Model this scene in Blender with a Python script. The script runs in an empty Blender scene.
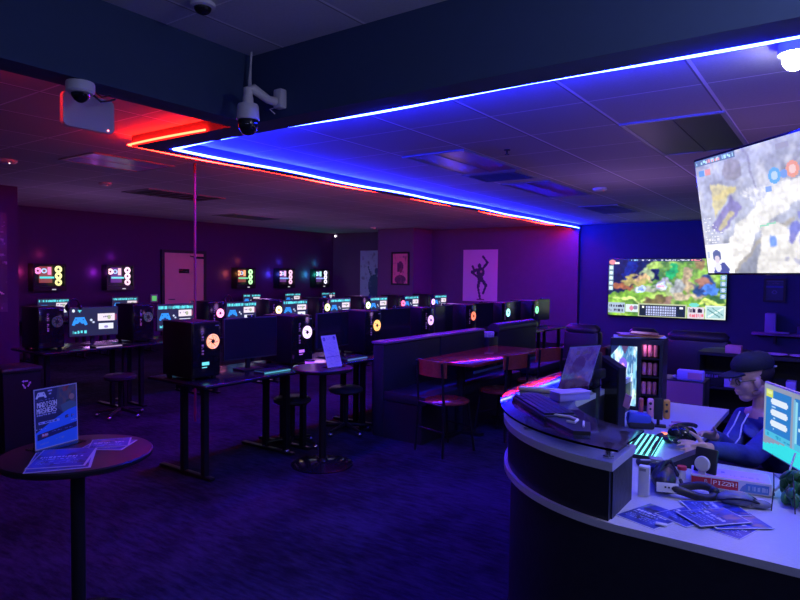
import bpy, bmesh, math, random
import numpy as np
from mathutils import Vector, Matrix, Euler
random.seed(7)
S = bpy.context.scene
COL = S.collection
PI = math.pi

# ---------------------------------------------------------------- materials
def mat(name, col, rough=.6, metal=0., spec=.5, emit=None, es=0., noise=0., nscale=20., alpha=None, trans=0., coat=0.):
    m = bpy.data.materials.new(name); m.use_nodes = True
    nt = m.node_tree; b = nt.nodes['Principled BSDF']
    b.inputs['Base Color'].default_value = (*col, 1)
    b.inputs['Roughness'].default_value = rough
    b.inputs['Metallic'].default_value = metal
    b.inputs['Specular IOR Level'].default_value = spec
    b.inputs['Transmission Weight'].default_value = trans
    b.inputs['Coat Weight'].default_value = coat
    b.inputs['Coat Roughness'].default_value = .08
    if emit:
        b.inputs['Emission Color'].default_value = (*emit, 1)
        b.inputs['Emission Strength'].default_value = es
    if noise:
        tc = nt.nodes.new('ShaderNodeTexCoord'); n = nt.nodes.new('ShaderNodeTexNoise')
        n.inputs['Scale'].default_value = nscale; n.inputs['Detail'].default_value = 4
        mr = nt.nodes.new('ShaderNodeMapRange')
        mr.inputs['To Min'].default_value = 1 - noise; mr.inputs['To Max'].default_value = 1 + noise
        vm = nt.nodes.new('ShaderNodeVectorMath'); vm.operation = 'SCALE'; vm.inputs[0].default_value = col
        nt.links.new(tc.outputs['Object'], n.inputs['Vector']); nt.links.new(n.outputs['Fac'], mr.inputs['Value'])
        nt.links.new(mr.outputs['Result'], vm.inputs['Scale']); nt.links.new(vm.outputs[0], b.inputs['Base Color'])
        bp = nt.nodes.new('ShaderNodeBump'); bp.inputs['Strength'].default_value = .15; bp.inputs['Distance'].default_value = .01
        nt.links.new(n.outputs['Fac'], bp.inputs['Height']); nt.links.new(bp.outputs[0], b.inputs['Normal'])
    if alpha is not None:
        b.inputs['Alpha'].default_value = alpha
    return m

def pic_mat(name, strength):
    """colours of a printed or glowing picture, read from the mesh's colour attribute"""
    m = bpy.data.materials.new(name); m.use_nodes = True
    nt = m.node_tree; b = nt.nodes['Principled BSDF']
    a = nt.nodes.new('ShaderNodeAttribute'); a.attribute_name = 'pic'
    b.inputs['Roughness'].default_value = .35
    if strength > 0:
        b.inputs['Base Color'].default_value = (.01, .01, .015, 1)
        nt.links.new(a.outputs['Color'], b.inputs['Emission Color']); b.inputs['Emission Strength'].default_value = strength
    else:
        nt.links.new(a.outputs['Color'], b.inputs['Base Color'])
    return m

def ceiling_mat(name, col, y_off=0., x_off=0.):
    m = bpy.data.materials.new(name); m.use_nodes = True
    nt = m.node_tree; b = nt.nodes['Principled BSDF']; L = nt.links
    tc = nt.nodes.new('ShaderNodeTexCoord'); sep = nt.nodes.new('ShaderNodeSeparateXYZ')
    L.new(tc.outputs['Object'], sep.inputs[0])
    def M(op, a, bb=None, c=None):
        n = nt.nodes.new('ShaderNodeMath'); n.operation = op
        for i, v in enumerate((a, bb, c)):
            if v is None: continue
            if isinstance(v, (int, float)): n.inputs[i].default_value = v
            else: L.new(v, n.inputs[i])
        return n.outputs[0]
    P = .71
    def grid(coord, off, w):
        u = M('WRAP', M('ADD', coord, off), P / 2, -P / 2)
        return M('LESS_THAN', M('ABSOLUTE', u), w)
    gx = grid(sep.outputs['X'], x_off, .010); gy = grid(sep.outputs['Y'], y_off, .006)
    gx_shadow = grid(sep.outputs['X'], x_off + .017, .005)  # dark line painted beside each runner as its shadow
    g = M('MAXIMUM', gx, gy)
    n = nt.nodes.new('ShaderNodeTexNoise'); n.inputs['Scale'].default_value = 60; n.inputs['Detail'].default_value = 5
    L.new(tc.outputs['Object'], n.inputs['Vector'])
    # a slightly different tone for each tile
    cx = M('FLOOR', M('DIVIDE', M('ADD', sep.outputs['X'], x_off), P)); cy = M('FLOOR', M('DIVIDE', M('ADD', sep.outputs['Y'], y_off), P))
    wn = nt.nodes.new('ShaderNodeTexWhiteNoise'); wn.noise_dimensions = '2D'
    cb = nt.nodes.new('ShaderNodeCombineXYZ'); L.new(cx, cb.inputs[0]); L.new(cy, cb.inputs[1]); L.new(cb.outputs[0], wn.inputs['Vector'])
    tone = M('ADD', M('MULTIPLY', wn.outputs['Value'], .12), M('ADD', M('MULTIPLY', n.outputs['Fac'], .25), .8))
    vm = nt.nodes.new('ShaderNodeVectorMath'); vm.operation = 'SCALE'; vm.inputs[0].default_value = col; L.new(tone, vm.inputs['Scale'])
    mx = nt.nodes.new('ShaderNodeMix'); mx.data_type = 'RGBA'
    L.new(g, mx.inputs[0]); L.new(vm.outputs[0], mx.inputs[6]); mx.inputs[7].default_value = (min(1, col[0] * 1.9), min(1, col[1] * 1.9), min(1, col[2] * 1.9), 1)
    mx2 = nt.nodes.new('ShaderNodeMix'); mx2.data_type = 'RGBA'
    L.new(gx_shadow, mx2.inputs[0]); L.new(mx.outputs[2], mx2.inputs[6]); mx2.inputs[7].default_value = (col[0] * .45, col[1] * .45, col[2] * .45, 1)
    L.new(mx2.outputs[2], b.inputs['Base Color'])
    bp = nt.nodes.new('ShaderNodeBump'); bp.inputs['Strength'].default_value = .3; bp.inputs['Distance'].default_value = .01
    L.new(M('ADD', M('MULTIPLY', g, -1.0), M('MULTIPLY', n.outputs['Fac'], .2)), bp.inputs['Height']); L.new(bp.outputs[0], b.inputs['Normal'])
    b.inputs['Roughness'].default_value = .75
    return m

def carpet_mat():
    m = bpy.data.materials.new('carpet'); m.use_nodes = True
    nt = m.node_tree; b = nt.nodes['Principled BSDF']; L = nt.links
    tc = nt.nodes.new('ShaderNodeTexCoord')
    def noise(sc, rot, scale, det):
        mp = nt.nodes.new('ShaderNodeMapping'); mp.inputs['Scale'].default_value = sc; mp.inputs['Rotation'].default_value = (0, 0, rot)
        n = nt.nodes.new('ShaderNodeTexNoise'); n.inputs['Scale'].default_value = scale; n.inputs['Detail'].default_value = det; n.inputs['Roughness'].default_value = .7
        L.new(tc.outputs['Object'], mp.inputs[0]); L.new(mp.outputs[0], n.inputs['Vector']); return n.outputs['Fac']
    a = noise((1, 4, 1), 0, 7., 6); c = noise((1, 1, 1), .4, 1.2, 3)
    ad = nt.nodes.new('ShaderNodeMath'); ad.operation = 'MULTIPLY'; L.new(a, ad.inputs[0]); L.new(c, ad.inputs[1])
    cr = nt.nodes.new('ShaderNodeValToRGB'); L.new(ad.outputs[0], cr.inputs[0])
    e = cr.color_ramp.elements
    e[0].position = .16; e[0].color = (.008, .009, .018, 1); e[1].position = .36; e[1].color = (.04, .037, .08, 1)
    L.new(cr.outputs[0], b.inputs['Base Color'])
    f = noise((1, 1, 1), 0, 220, 2)
    bp = nt.nodes.new('ShaderNodeBump'); bp.inputs['Strength'].default_value = .4; bp.inputs['Distance'].default_value = .01; L.new(f, bp.inputs['Height']); L.new(bp.outputs[0], b.inputs['Normal'])
    b.inputs['Roughness'].default_value = .95; b.inputs['Specular IOR Level'].default_value = .1
    return m

def wood_mat(name, c1, c2, rough=.2):
    m = bpy.data.materials.new(name); m.use_nodes = True
    nt = m.node_tree; b = nt.nodes['Principled BSDF']; L = nt.links
    tc = nt.nodes.new('ShaderNodeTexCoord'); mp = nt.nodes.new('ShaderNodeMapping'); mp.inputs['Scale'].default_value = (14, 1.5, 14)
    n = nt.nodes.new('ShaderNodeTexNoise'); n.inputs['Scale'].default_value = 3; n.inputs['Detail'].default_value = 6
    cr = nt.nodes.new('ShaderNodeValToRGB'); cr.color_ramp.elements[0].color = (*c1, 1); cr.color_ramp.elements[1].color = (*c2, 1)
    cr.color_ramp.elements[0].position = .35; cr.color_ramp.elements[1].position = .65
    L.new(tc.outputs['Object'], mp.inputs[0]); L.new(mp.outputs[0], n.inputs['Vector']); L.new(n.outputs['Fac'], cr.inputs[0]); L.new(cr.outputs[0], b.inputs['Base Color'])
    b.inputs['Roughness'].default_value = rough
    return m

BLACK = mat('black plastic', (.02, .02, .024), .45)
GLOSS = mat('glossy black', (.012, .012, .016), .12)
DARKMET = mat('dark powder coated metal', (.03, .03, .034), .35, .6)
CHROME = mat('brushed steel', (.6, .6, .62), .25, 1.)
SILVER = mat('silver bezel', (.55, .55, .58), .4, .4)
WHITEP = mat('white plastic', (.75, .75, .78), .4)
GREYP = mat('grey plastic', (.35, .35, .4), .5)
LEATHER = mat('black leatherette', (.03, .028, .035), .38, noise=.3, nscale=60)
BOOTH = mat('slate leatherette', (.02, .023, .035), .6, spec=.25, noise=.2, nscale=40)
BOOTHTOP = mat('booth piping', (.14, .09, .18), .35)
WOODTOP = wood_mat('red brown varnished wood', (.16, .03, .02), (.30, .06, .035), .13)
CHAIRWOOD = wood_mat('orange brown wood', (.30, .055, .03), (.42, .085, .04), .35)
LAMIN = mat('grey white laminate', (.62, .62, .68), .35, noise=.05, nscale=90)
COUNTERB = mat('black counter laminate', (.018, .018, .026), .4, noise=.3, nscale=30)
DESKM = mat('black desk laminate', (.012, .012, .02), .2)
SCREENOFF = mat('dark screen glass', (.02, .018, .03), .18, spec=.6)
MONBACK = mat('monitor shell', (.05, .045, .06), .5)
PWALL = mat('purple wall paint', (.085, .016, .125), .8, noise=.08, nscale=8)
PWALL2 = mat('dusky purple wall paint', (.17, .10, .22), .8, noise=.08, nscale=8)
BWALL = mat('blue wall paint', (.065, .085, .16), .8, noise=.08, nscale=8)
BEAM = mat('navy painted drywall', (.034, .066, .16), .85, noise=.06, nscale=12)
BEAM2 = mat('dark painted drywall', (.09, .07, .12), .85)
DOORM = mat('mauve painted door', (.92, .5, .42), .6, noise=.06, nscale=6)
CEIL = ceiling_mat('far ceiling tiles', (.50, .46, .52), y_off=-.52)
CEIL2 = ceiling_mat('near ceiling tiles', (.66, .68, .72), y_off=-.20, x_off=.31)
CARPET = carpet_mat()
LEDB = mat('blue led', (.1, .1, .2), .5, emit=(.006, .012, 1.), es=310)
LEDR = mat('red led', (.2, .05, .05), .5, emit=(1., .010, .004), es=90)
LAMP = mat('white lamp glow', (.9, .9, .9), .5, emit=(.75, .8, 1.), es=60)
GLASS = mat('smoked clear glass', (.35, .4, .55), .03, trans=1., spec=.6)
ACRYL = mat('clear acrylic', (.9, .9, 1.), .05, trans=1.)
SKIN = mat('skin', (.72, .42, .36), .55, noise=.06, nscale=30)
NAVY = mat('navy hoodie cloth', (.05, .07, .26), .85, noise=.3, nscale=40)
CAPM = mat('dark cap cloth', (.008, .010, .018), .85, noise=.2, nscale=80)
CORD = mat('pale drawstring', (.55, .58, .75), .7)
PAPERW = mat('white card', (.78, .78, .82), .6)
PINK = mat('pink card', (.75, .25, .4), .6)
MAROON = mat('maroon panel', (.42, .12, .22), .5)
GREEN = mat('green plastic wrap', (.04, .2, .07), .35, noise=.5, nscale=30)
ORANGE = mat('orange plastic', (.85, .42, .08), .4)
REDP = mat('red plastic', (.75, .05, .08), .4)
BLUEP = mat('blue plastic', (.06, .1, .6), .4)
CABLEW = mat('white cable', (.7, .7, .75), .5)
PURPLEP = mat('lilac card', (.5, .35, .8), .5)
PIC = {0: pic_mat('printed picture', 0)}
def picm(s):
    if s not in PIC: PIC[s] = pic_mat('glowing picture %g' % s, s)
    return PIC[s]
EM = {}
def emat(col, s):
    k = (tuple(col), s)
    if k not in EM: EM[k] = mat('glow', (.05, .05, .05), .5, emit=col, es=s)
    return EM[k]

# ---------------------------------------------------------------- mesh builder
class MB:
    def __init__(s): s.bm = bmesh.new(); s.smooth = True
    def _tx(s, vs, loc, rot):
        m = Matrix.Translation(loc) @ (Euler(rot).to_matrix().to_4x4() if rot else Matrix.Identity(4))
        bmesh.ops.transform(s.bm, matrix=m, verts=vs)
    def box(s, c, d, bev=0., rot=None, mi=0, seg=2):
        r = bmesh.ops.create_cube(s.bm, size=1.); vs = r['verts']
        bmesh.ops.scale(s.bm, vec=d, verts=vs)
        fs = {f for v in vs for f in v.link_faces}
        for f in fs: f.material_index = mi
        if bev:
            es = list({e for v in vs for e in v.link_edges})
            q = bmesh.ops.bevel(s.bm, geom=es, offset=min(bev, min(d) * .49), segments=seg, affect='EDGES', profile=.5)
            vs = list({v for f in q['faces'] for v in f.verts} | {v for v in vs if v.is_valid})
            allv = set(vs); st = list(vs)
            while st:
                v = st.pop()
                for e in v.link_edges:
                    w = e.other_vert(v)
                    if w not in allv: allv.add(w); st.append(w)
            vs = list(allv)
            for v in vs:
                for f in v.link_faces: f.material_index = mi
        s._tx(vs, c, rot); return s
    def b2(s, lo, hi, bev=0., mi=0, seg=2):
        return s.box([(a + b) / 2 for a, b in zip(lo, hi)], [b - a for a, b in zip(lo, hi)], bev, mi=mi, seg=seg)
    def tube(s, pts, r, n=8, caps=True, mi=0, flat=1.):
        pts = [Vector(p) for p in pts]; rs = r if isinstance(r, (list, tuple)) else [r] * len(pts)
        rings = []; up = Vector((0, 0, 1)); prev = None
        for i, p in enumerate(pts):
            t = (pts[min(i + 1, len(pts) - 1)] - pts[max(i - 1, 0)])
            if t.length < 1e-9: t = Vector((0, 0, 1))
            t.normalize()
            if prev is None:
                a = up.cross(t)
                if a.length < .05: a = Vector((1, 0, 0)).cross(t)
            else: a = prev - t * prev.dot(t)
            a.normalize(); prev = a; b = t.cross(a)
            rings.append([s.bm.verts.new(p + a * math.cos(2 * PI * k / n) * rs[i] + b * math.sin(2 * PI * k / n) * rs[i] * flat) for k in range(n)])
        for i in range(len(rings) - 1):
            for k in range(n):
                f = s.bm.faces.new((rings[i][k], rings[i][(k + 1) % n], rings[i + 1][(k + 1) % n], rings[i + 1][k])); f.material_index = mi
        if caps:
            f = s.bm.faces.new(rings[0][::-1]); f.material_index = mi
            f = s.bm.faces.new(rings[-1]); f.material_index = mi
        return s
    def lathe(s, prof, c=(0, 0, 0), n=24, mi=0, rot=None, sx=1., sy=1.):
        vs0 = []; rings = []
        for r, z in prof:
            if r < 1e-6:
                v = s.bm.verts.new((0, 0, z)); rings.append([v]); vs0.append(v)
            else:
                g = [s.bm.verts.new((r * math.cos(2 * PI * k / n) * sx, r * math.sin(2 * PI * k / n) * sy, z)) for k in range(n)]
                rings.append(g); vs0 += g
        for a, b in zip(rings, rings[1:]):
            for k in range(n):
                k2 = (k + 1) % n
                if len(a) == 1 and len(b) == 1: continue
                if len(a) == 1: f = s.bm.faces.new((a[0], b[k2], b[k]))
                elif len(b) == 1: f = s.bm.faces.new((a[k], a[k2], b[0]))
                else: f = s.bm.faces.new((a[k], a[k2], b[k2], b[k]))
                f.material_index = mi
        for g, fl in ((rings[0], True), (rings[-1], False)):
            if len(g) > 1:
                f = s.bm.faces.new(g[::-1] if fl else g); f.material_index = mi
        s._tx(vs0, c, rot); return s
    def prism(s, poly, z0, z1, mi=0, m=None):
        """poly: list of (x, y), extruded in z; optional matrix"""
        a = [s.bm.verts.new((x, y, z0)) for x, y in poly]; b = [s.bm.verts.new((x, y, z1)) for x, y in poly]
        n = len(poly); fs = [s.bm.faces.new(a[::-1]), s.bm.faces.new(b)]
        for k in range(n): fs.append(s.bm.faces.new((a[k], a[(k + 1) % n], b[(k + 1) % n], b[k])))
        for f in fs: f.material_index = mi
        if m is not None: bmesh.ops.transform(s.bm, matrix=m, verts=a + b)
        return s
    def ell(s, c, r, rot=None, n=16, m=10, mi=0):
        prof = [(math.sin(PI * i / m), -math.cos(PI * i / m)) for i in range(m + 1)]
        prof[0] = (0, -1); prof[-1] = (0, 1)
        vs0 = []; rings = []
        for q, z in prof:
            if q == 0: g = [s.bm.verts.new((0, 0, z * r[2]))]
            else: g = [s.bm.verts.new((q * math.cos(2 * PI * k / n) * r[0], q * math.sin(2 * PI * k / n) * r[1], z * r[2])) for k in range(n)]
            rings.append(g); vs0 += g
        for a, b in zip(rings, rings[1:]):
            for k in range(n):
                k2 = (k + 1) % n
                if len(a) == 1: f = s.bm.faces.new((a[0], b[k2], b[k]))
                elif len(b) == 1: f = s.bm.faces.new((a[k], a[k2], b[0]))
                else: f = s.bm.faces.new((a[k], a[k2], b[k2], b[k]))
                f.material_index = mi
        s._tx(vs0, c, rot); return s
    def obj(s, name, mats, parent=None, loc=None, rot=None, smooth=True):
        bmesh.ops.recalc_face_normals(s.bm, faces=s.bm.faces[:])
        me = bpy.data.meshes.new(name); s.bm.to_mesh(me); s.bm.free()
        for m in (mats if isinstance(mats, (list, tuple)) else [mats]): me.materials.append(m)
        if smooth and len(me.polygons):
            me.polygons.foreach_set('use_smooth', [True] * len(me.polygons))
            try: me.set_sharp_from_angle(angle=math.radians(38))
            except Exception: pass
        o = bpy.data.objects.new(name, me); COL.objects.link(o)
        if parent: o.parent = parent
        if loc: o.location = loc
        if rot: o.rotation_euler = rot
        return o

def tag(o, label, cat, group=None):
    o['label'] = label; o['category'] = cat
    if group: o['group'] = group
    return o
def thing(name, label, cat, loc=(0, 0, 0), rz=0, group=None):
    o = bpy.data.objects.new(name, None); COL.objects.link(o); o.empty_display_size = .1
    o.location = loc; o.rotation_euler = (0, 0, rz)
    return tag(o, label, cat, group)
def struct(o): o['kind'] = 'structure'; return o
def copy_tree(o, parent=None):
    c = o.copy(); COL.objects.link(c); c.parent = parent
    for ch in list(o.children): copy_tree(ch, c)
    return c
def place_copy(o, loc, rz, label, group=None):
    c = copy_tree(o); c.location = loc; c.rotation_euler = (0, 0, rz); c['label'] = label
    if group: c['group'] = group
    return c

# ---------------------------------------------------------------- raster pictures
FONT = dict(A='7E1111117E', B='7F49494936', C='3E41414122', D='7F4141221C', E='7F49494941', F='7F09090901', G='3E4149497A', H='7F0808087F',
            I='00417F4100', K='7F08142241', L='7F40404040', M='7F020C027F', N='7F0408107F', O='3E4141413E', P='7F09090906', R='7F09192946',
            S='4649494931', T='01017F0101', U='3F4040403F', V='1F2040201F', W='3F4038403F', X='6314081463', Y='0708700807', Z='6151494543')
FONT['!'] = '00005F0000'; FONT['1'] = '00427F4000'; FONT['2'] = '4261514946'; FONT['3'] = '2141454B31'
FONT['&'] = '3649552250'; FONT[' '] = '0000000000'
class Img:
    def __init__(s, w, h, bg=(0, 0, 0), ss=1):
        s.w, s.h, s.ss = w, h, ss; hh, ww = int(h * ss), int(w * ss); s.a = np.zeros((hh, ww, 3)); s.a[:] = bg
        s.Y, s.X = (np.mgrid[0:hh, 0:ww] + .5) / ss
    def put(s, m, c): s.a[m] = c; return s
    def rect(s, x0, y0, x1, y1, c): return s.put((s.X >= x0) & (s.X < x1) & (s.Y >= y0) & (s.Y < y1), c)
    def ell(s, cx, cy, rx, ry, c): return s.put(((s.X - cx) / rx) ** 2 + ((s.Y - cy) / ry) ** 2 < 1, c)
    def poly(s, pts, c):
        m = np.zeros(s.X.shape, bool); n = len(pts)
        for i in range(n):
            x0, y0 = pts[i]; x1, y1 = pts[(i + 1) % n]
            if y0 == y1: continue
            t = ((y0 > s.Y) != (y1 > s.Y)) & (s.X < (x1 - x0) * (s.Y - y0) / (y1 - y0) + x0)
            m ^= t
        return s.put(m, c)
    def line(s, x0, y0, x1, y1, w, c):
        dx, dy = x1 - x0, y1 - y0; L2 = dx * dx + dy * dy + 1e-9
        t = np.clip(((s.X - x0) * dx + (s.Y - y0) * dy) / L2, 0, 1)
        return s.put(np.hypot(s.X - x0 - t * dx, s.Y - y0 - t * dy) < w / 2, c)
    def text(s, x, y, t, k, c, ky=None):
        ky = ky or k
        for ch in t:
            g = bytes.fromhex(FONT.get(ch, FONT[' ']))
            for i in range(5):
                for j in range(7):
                    if g[i] >> j & 1: s.rect(x + i * k, y + j * ky, x + (i + 1) * k, y + (j + 1) * ky, c)
            x += 6 * k
        return s
    def glyphs(s, x0, y0, x1, y1, c, seed=0, gap=.25):
        """a line of illegible small print"""
        r = random.Random(seed); x = x0
        while x < x1:
            w = r.choice((1, 1, 2, 2, 3))
            if r.random() > gap: s.rect(x, y0 + (r.random() < .3), x + w, y1 - (r.random() < .2), c)
            x += w + 1 * (r.random() < .5)
        return s
    def blur(s, n=1):
        for _ in range(n):
            p = np.pad(s.a, ((1, 1), (1, 1), (0, 0)), mode='edge')
            s.a = (p[1:-1, 1:-1] * 2 + p[:-2, 1:-1] + p[2:, 1:-1] + p[1:-1, :-2] + p[1:-1, 2:]) / 6
        return s
    def noise(s, sx, sy, seed, octv=3):
        r = np.random.default_rng(seed); out = np.zeros(s.X.shape); amp = 1.; tot = 0
        for o in range(octv):
            gx, gy = max(2, int(sx * 2 ** o)), max(2, int(sy * 2 ** o)); g = r.random((gy + 1, gx + 1))
            fx = s.X / s.w * gx; fy = s.Y / s.h * gy; ix = np.clip(fx.astype(int), 0, gx - 1); iy = np.clip(fy.astype(int), 0, gy - 1); u = fx - ix; v = fy - iy
            u = u * u * (3 - 2 * u); v = v * v * (3 - 2 * v)
            out += amp * ((g[iy, ix] * (1 - u) + g[iy, ix + 1] * u) * (1 - v) + (g[iy + 1, ix] * (1 - u) + g[iy + 1, ix + 1] * u) * v); tot += amp; amp *= .5
        return out / tot
    def warp(s, k, sx, sy, seed):
        dx = (s.noise(sx, sy, seed, 2) - .5) * 2 * k; dy = (s.noise(sx, sy, seed + 1, 2) - .5) * 2 * k
        xi = np.clip(((s.X + dx) * s.ss).astype(int), 0, s.a.shape[1] - 1); yi = np.clip(((s.Y + dy) * s.ss).astype(int), 0, s.a.shape[0] - 1)
        s.a = s.a[yi, xi]; return s
    def grain(s, k, sx, sy, seed):
        s.a = s.a * (1 + k * (s.noise(sx, sy, seed, 2) - .5) * 2)[..., None]; return s
    def mix(s, m, c):
        m = np.clip(m, 0, 1)[..., None]; s.a = s.a * (1 - m) + np.array(c) * m; return s
def lin(c): return tuple((v / 255 / 12.92) if v <= 10 else (((v / 255 + .055) / 1.055) ** 2.4) for v in c)
def picture(name, img, w, h, strength=0, parent=None, loc=(0, 0, 0), rot=(0, 0, 0), sub=1, matl=None):
    """a flat picture facing -Y in its own frame, centred on its middle; one small quad a picture cell"""
    H, W = img.a.shape[:2]
    xs = (np.arange(W + 1) / W - .5) * w; zs = (.5 - np.arange(H + 1) / H) * h
    co = np.zeros(((H + 1) * (W + 1), 3)); co[:, 0] = np.tile(xs, H + 1); co[:, 2] = np.repeat(zs, W + 1)
    i = (np.arange(H)[:, None] * (W + 1) + np.arange(W)[None]).ravel()
    f = np.stack([i, i + W + 1, i + W + 2, i + 1], 1)
    me = bpy.data.meshes.new(name); me.from_pydata(co.tolist(), [], f.tolist())
    ca = me.color_attributes.new('pic', 'FLOAT_COLOR', 'CORNER')
    c = np.ones((H * W, 4, 4)); c[:, :, :3] = img.a.reshape(-1, 1, 3)
    ca.data.foreach_set('color', c.ravel())
    me.materials.append(matl or picm(strength))
    o = bpy.data.objects.new(name, me); COL.objects.link(o)
    if parent: o.parent = parent
    o.location = loc; o.rotation_euler = rot
    return o

CYAN = (.12, .75, .85); CBLUE = (.03, .3, .95); SNAVY = (.015, .02, .05)
def pad_shape(im, cx, cy, k, c, dark):
    im.poly([(cx - 5 * k, cy - 4 * k), (cx + 5 * k, cy - 4 * k), (cx + 9 * k, cy + 5 * k), (cx + 6 * k, cy + 6 * k), (cx + 4 * k, cy + 3 * k), (cx - 4 * k, cy + 3 * k), (cx - 6 * k, cy + 6 * k), (cx - 9 * k, cy + 5 * k)], c)
    im.ell(cx - 4 * k, cy - .5 * k, 1 * k, 1 * k, dark); im.ell(cx + 4 * k, cy - .5 * k, 1 * k, 1 * k, dark)
def lobby_screen(seed, full=True, windows=True):
    im = Img(64, 38, SNAVY, 1.5)
    im.mix(im.noise(3, 2, seed) * .5, (.02, .02, .09))
    if full:
        im.glyphs(2, 2, 36, 7, CYAN, seed, .06); im.glyphs(38, 2, 62, 7, CYAN, seed + 3, .06)
    else:
        im.ell(5, 4, 2, 2, (.8, .9, 1)); im.line(11, 4, 15, 4, 1.4, CYAN); im.line(13, 2, 13, 6, 1.4, CYAN)
    pad_shape(im, 13, 17, 1.15, CBLUE, (.01, .05, .3)); im.poly([(7.5, 17), (18.5, 17), (19, 21.5), (7, 21.5)], CBLUE); im.poly([(9.5, 22), (16.5, 22), (13, 18.5)], (.01, .03, .15))
    im.ell(28, 17, 1.8, 1.6, (.6, .7, .9)); im.ell(31, 20, 1.6, 1.4, (.55, .6, .8))
    if windows:
        r = random.Random(seed)
        im.rect(37, 9, 60, 19, (.85, .75, .85)); im.glyphs(39, 12, 56, 14, (.15, .1, .3), seed)
        im.ell(50 + r.random() * 4, 14, 2.4, 3, (.4, .45, .3))
        im.rect(38, 22, 58, 30, (.8, .82, .95)); im.ell(48, 27, 3, 2, (.3, .25, .6))
        im.rect(60, 10, 63, 18, (.25, .05, .12))
    im.glyphs(4, 31, 22, 35, CYAN, seed + 9, .1)
    return im

def arena_screen():
    im = Img(168, 88, (.05, .14, .03))
    n1 = im.noise(7, 4, 3, 4); n2 = im.noise(9, 6, 11, 3); n3 = im.noise(14, 9, 5, 3)
    im.mix((n1 - .35) * 3, (.22, .42, .04)); im.mix((n2 - .5) * 4, (.35, .5, .12))
    im.poly([(0, 0), (62, 0), (78, 26), (60, 34), (28, 44), (0, 58)], (.01, .02, .07))
    im.poly([(28, 0), (44, 0), (36, 26), (20, 30)], (.01, .03, .22))
    for x, y, rx, ry, c in ((40, 34, 22, 5, (.35, .3, .1)), (58, 24, 8, 9, (.3, .38, .2)), (22, 42, 12, 4, (.3, .12, .05)), (52, 30, 10, 3, (.55, .4, .2)),
                            (70, 66, 14, 8, (.16, .13, .05)), (118, 32, 8, 24, (.4, .32, .2)), (100, 44, 12, 14, (.32, .34, .34)), (118, 56, 20, 7, (.42, .36, .25)),
                            (140, 40, 16, 12, (.03, .07, .2)), (148, 44, 12, 7, (.08, .2, .55)), (136, 36, 8, 7, (.3, .16, .1)), (60, 46, 28, 5, (.34, .36, .3)), (84, 36, 10, 6, (.3, .3, .4)),
                            (94, 22, 8, 10, (.03, .35, .12)), (90, 48, 6, 14, (.35, .45, .2)), (90, 66, 7, 8, (.3, .2, .15)), (30, 62, 24, 4, (.5, .62, .2)), (145, 66, 18, 4, (.5, .6, .15)),
                            (68, 12, 10, 7, (.35, .5, .1)), (134, 8, 8, 10, (.28, .2, .08))):
        mm = ((im.X - x) / rx) ** 2 + ((im.Y - y) / ry) ** 2 + (n3 - .5) * 2.4
        im.mix((1.3 - mm) * 2, c)
    for x, y in ((48, 46), (80, 42)):
        im.ell(x, y, 6, 5, (.5, .6, .9)); im.ell(x, y - 1, 3, 3, (.8, .3, .35) if x > 60 else (.2, .3, .8))
    im.warp(7, 18, 11, 77); im.grain(.55, 42, 24, 21); im.blur(1); im.a = np.clip(im.a, 0, 1) ** 1.15 * 1.35
    im.rect(30, 0, 135, 4, (.02, .03, .08)); im.glyphs(32, 1, 46, 3, (.3, .6, .9), 2); im.glyphs(50, 1, 118, 3, (.6, .6, .65), 5); im.glyphs(120, 1, 133, 3, (.9, .3, .3), 6)
    for k in range(5):
        im.rect(0, 10 + k * 8, 7, 17 + k * 8, (.3, .45, .5)); im.ell(3.5, 13.5 + k * 8, 2.4, 2.6, (.65, .8, .85))
        if k < 4: im.rect(160, 24 + k * 9, 168, 31 + k * 9, (.15, .3, .45)); im.ell(164, 27.5 + k * 9, 2.6, 2.8, (.5, .6, .75))
    im.ell(5, 5, 5, 4, (.7, .25, .25)); im.rect(9, 5, 16, 8, (.85, .8, .8))
    im.rect(0, 68, 26, 84, (.35, .45, .55)); im.glyphs(2, 71, 24, 75, (.02, .02, .05), 4); im.glyphs(1, 78, 22, 82, (.05, .05, .1), 8)
    im.rect(27, 70, 46, 82, (.6, .7, .7)); im.ell(36, 76, 3, 4, (.6, .2, .3)); im.ell(42, 75, 3, 3, (.2, .2, .3))
    im.rect(46, 68, 116, 88, (.45, .5, .3)); im.rect(48, 70, 114, 87, (.01, .02, .03))
    for k in range(13): im.rect(58 + k * 3.4, 72, 60.4 + k * 3.4, 86, (.45, .5, .75))
    for y in (75, 79, 83): im.rect(57, y, 103, y + 1, (.02, .02, .1))
    im.rect(52, 72, 55, 75, (.9, .95, .8)); im.rect(106, 72, 111, 75, (.85, .85, .9))
    im.rect(117, 71, 140, 88, (.6, .55, .6)); im.glyphs(119, 73, 138, 79, (.02, .01, .03), 14); im.glyphs(119, 81, 138, 86, (.7, .15, .2), 15)
    im.ell(126, 68, 7, 3, (.15, .6, .5))
    im.rect(141, 68, 168, 88, (.6, .7, .65)); im.rect(143, 70, 166, 86, (.35, .55, .55)); im.line(146, 84, 164, 72, 2, (.7, .85, .8)); im.line(145, 74, 160, 84, 1.5, (.1, .25, .25)); im.line(150, 71, 165, 82, 1.2, (.12, .3, .28))
    return im

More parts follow.
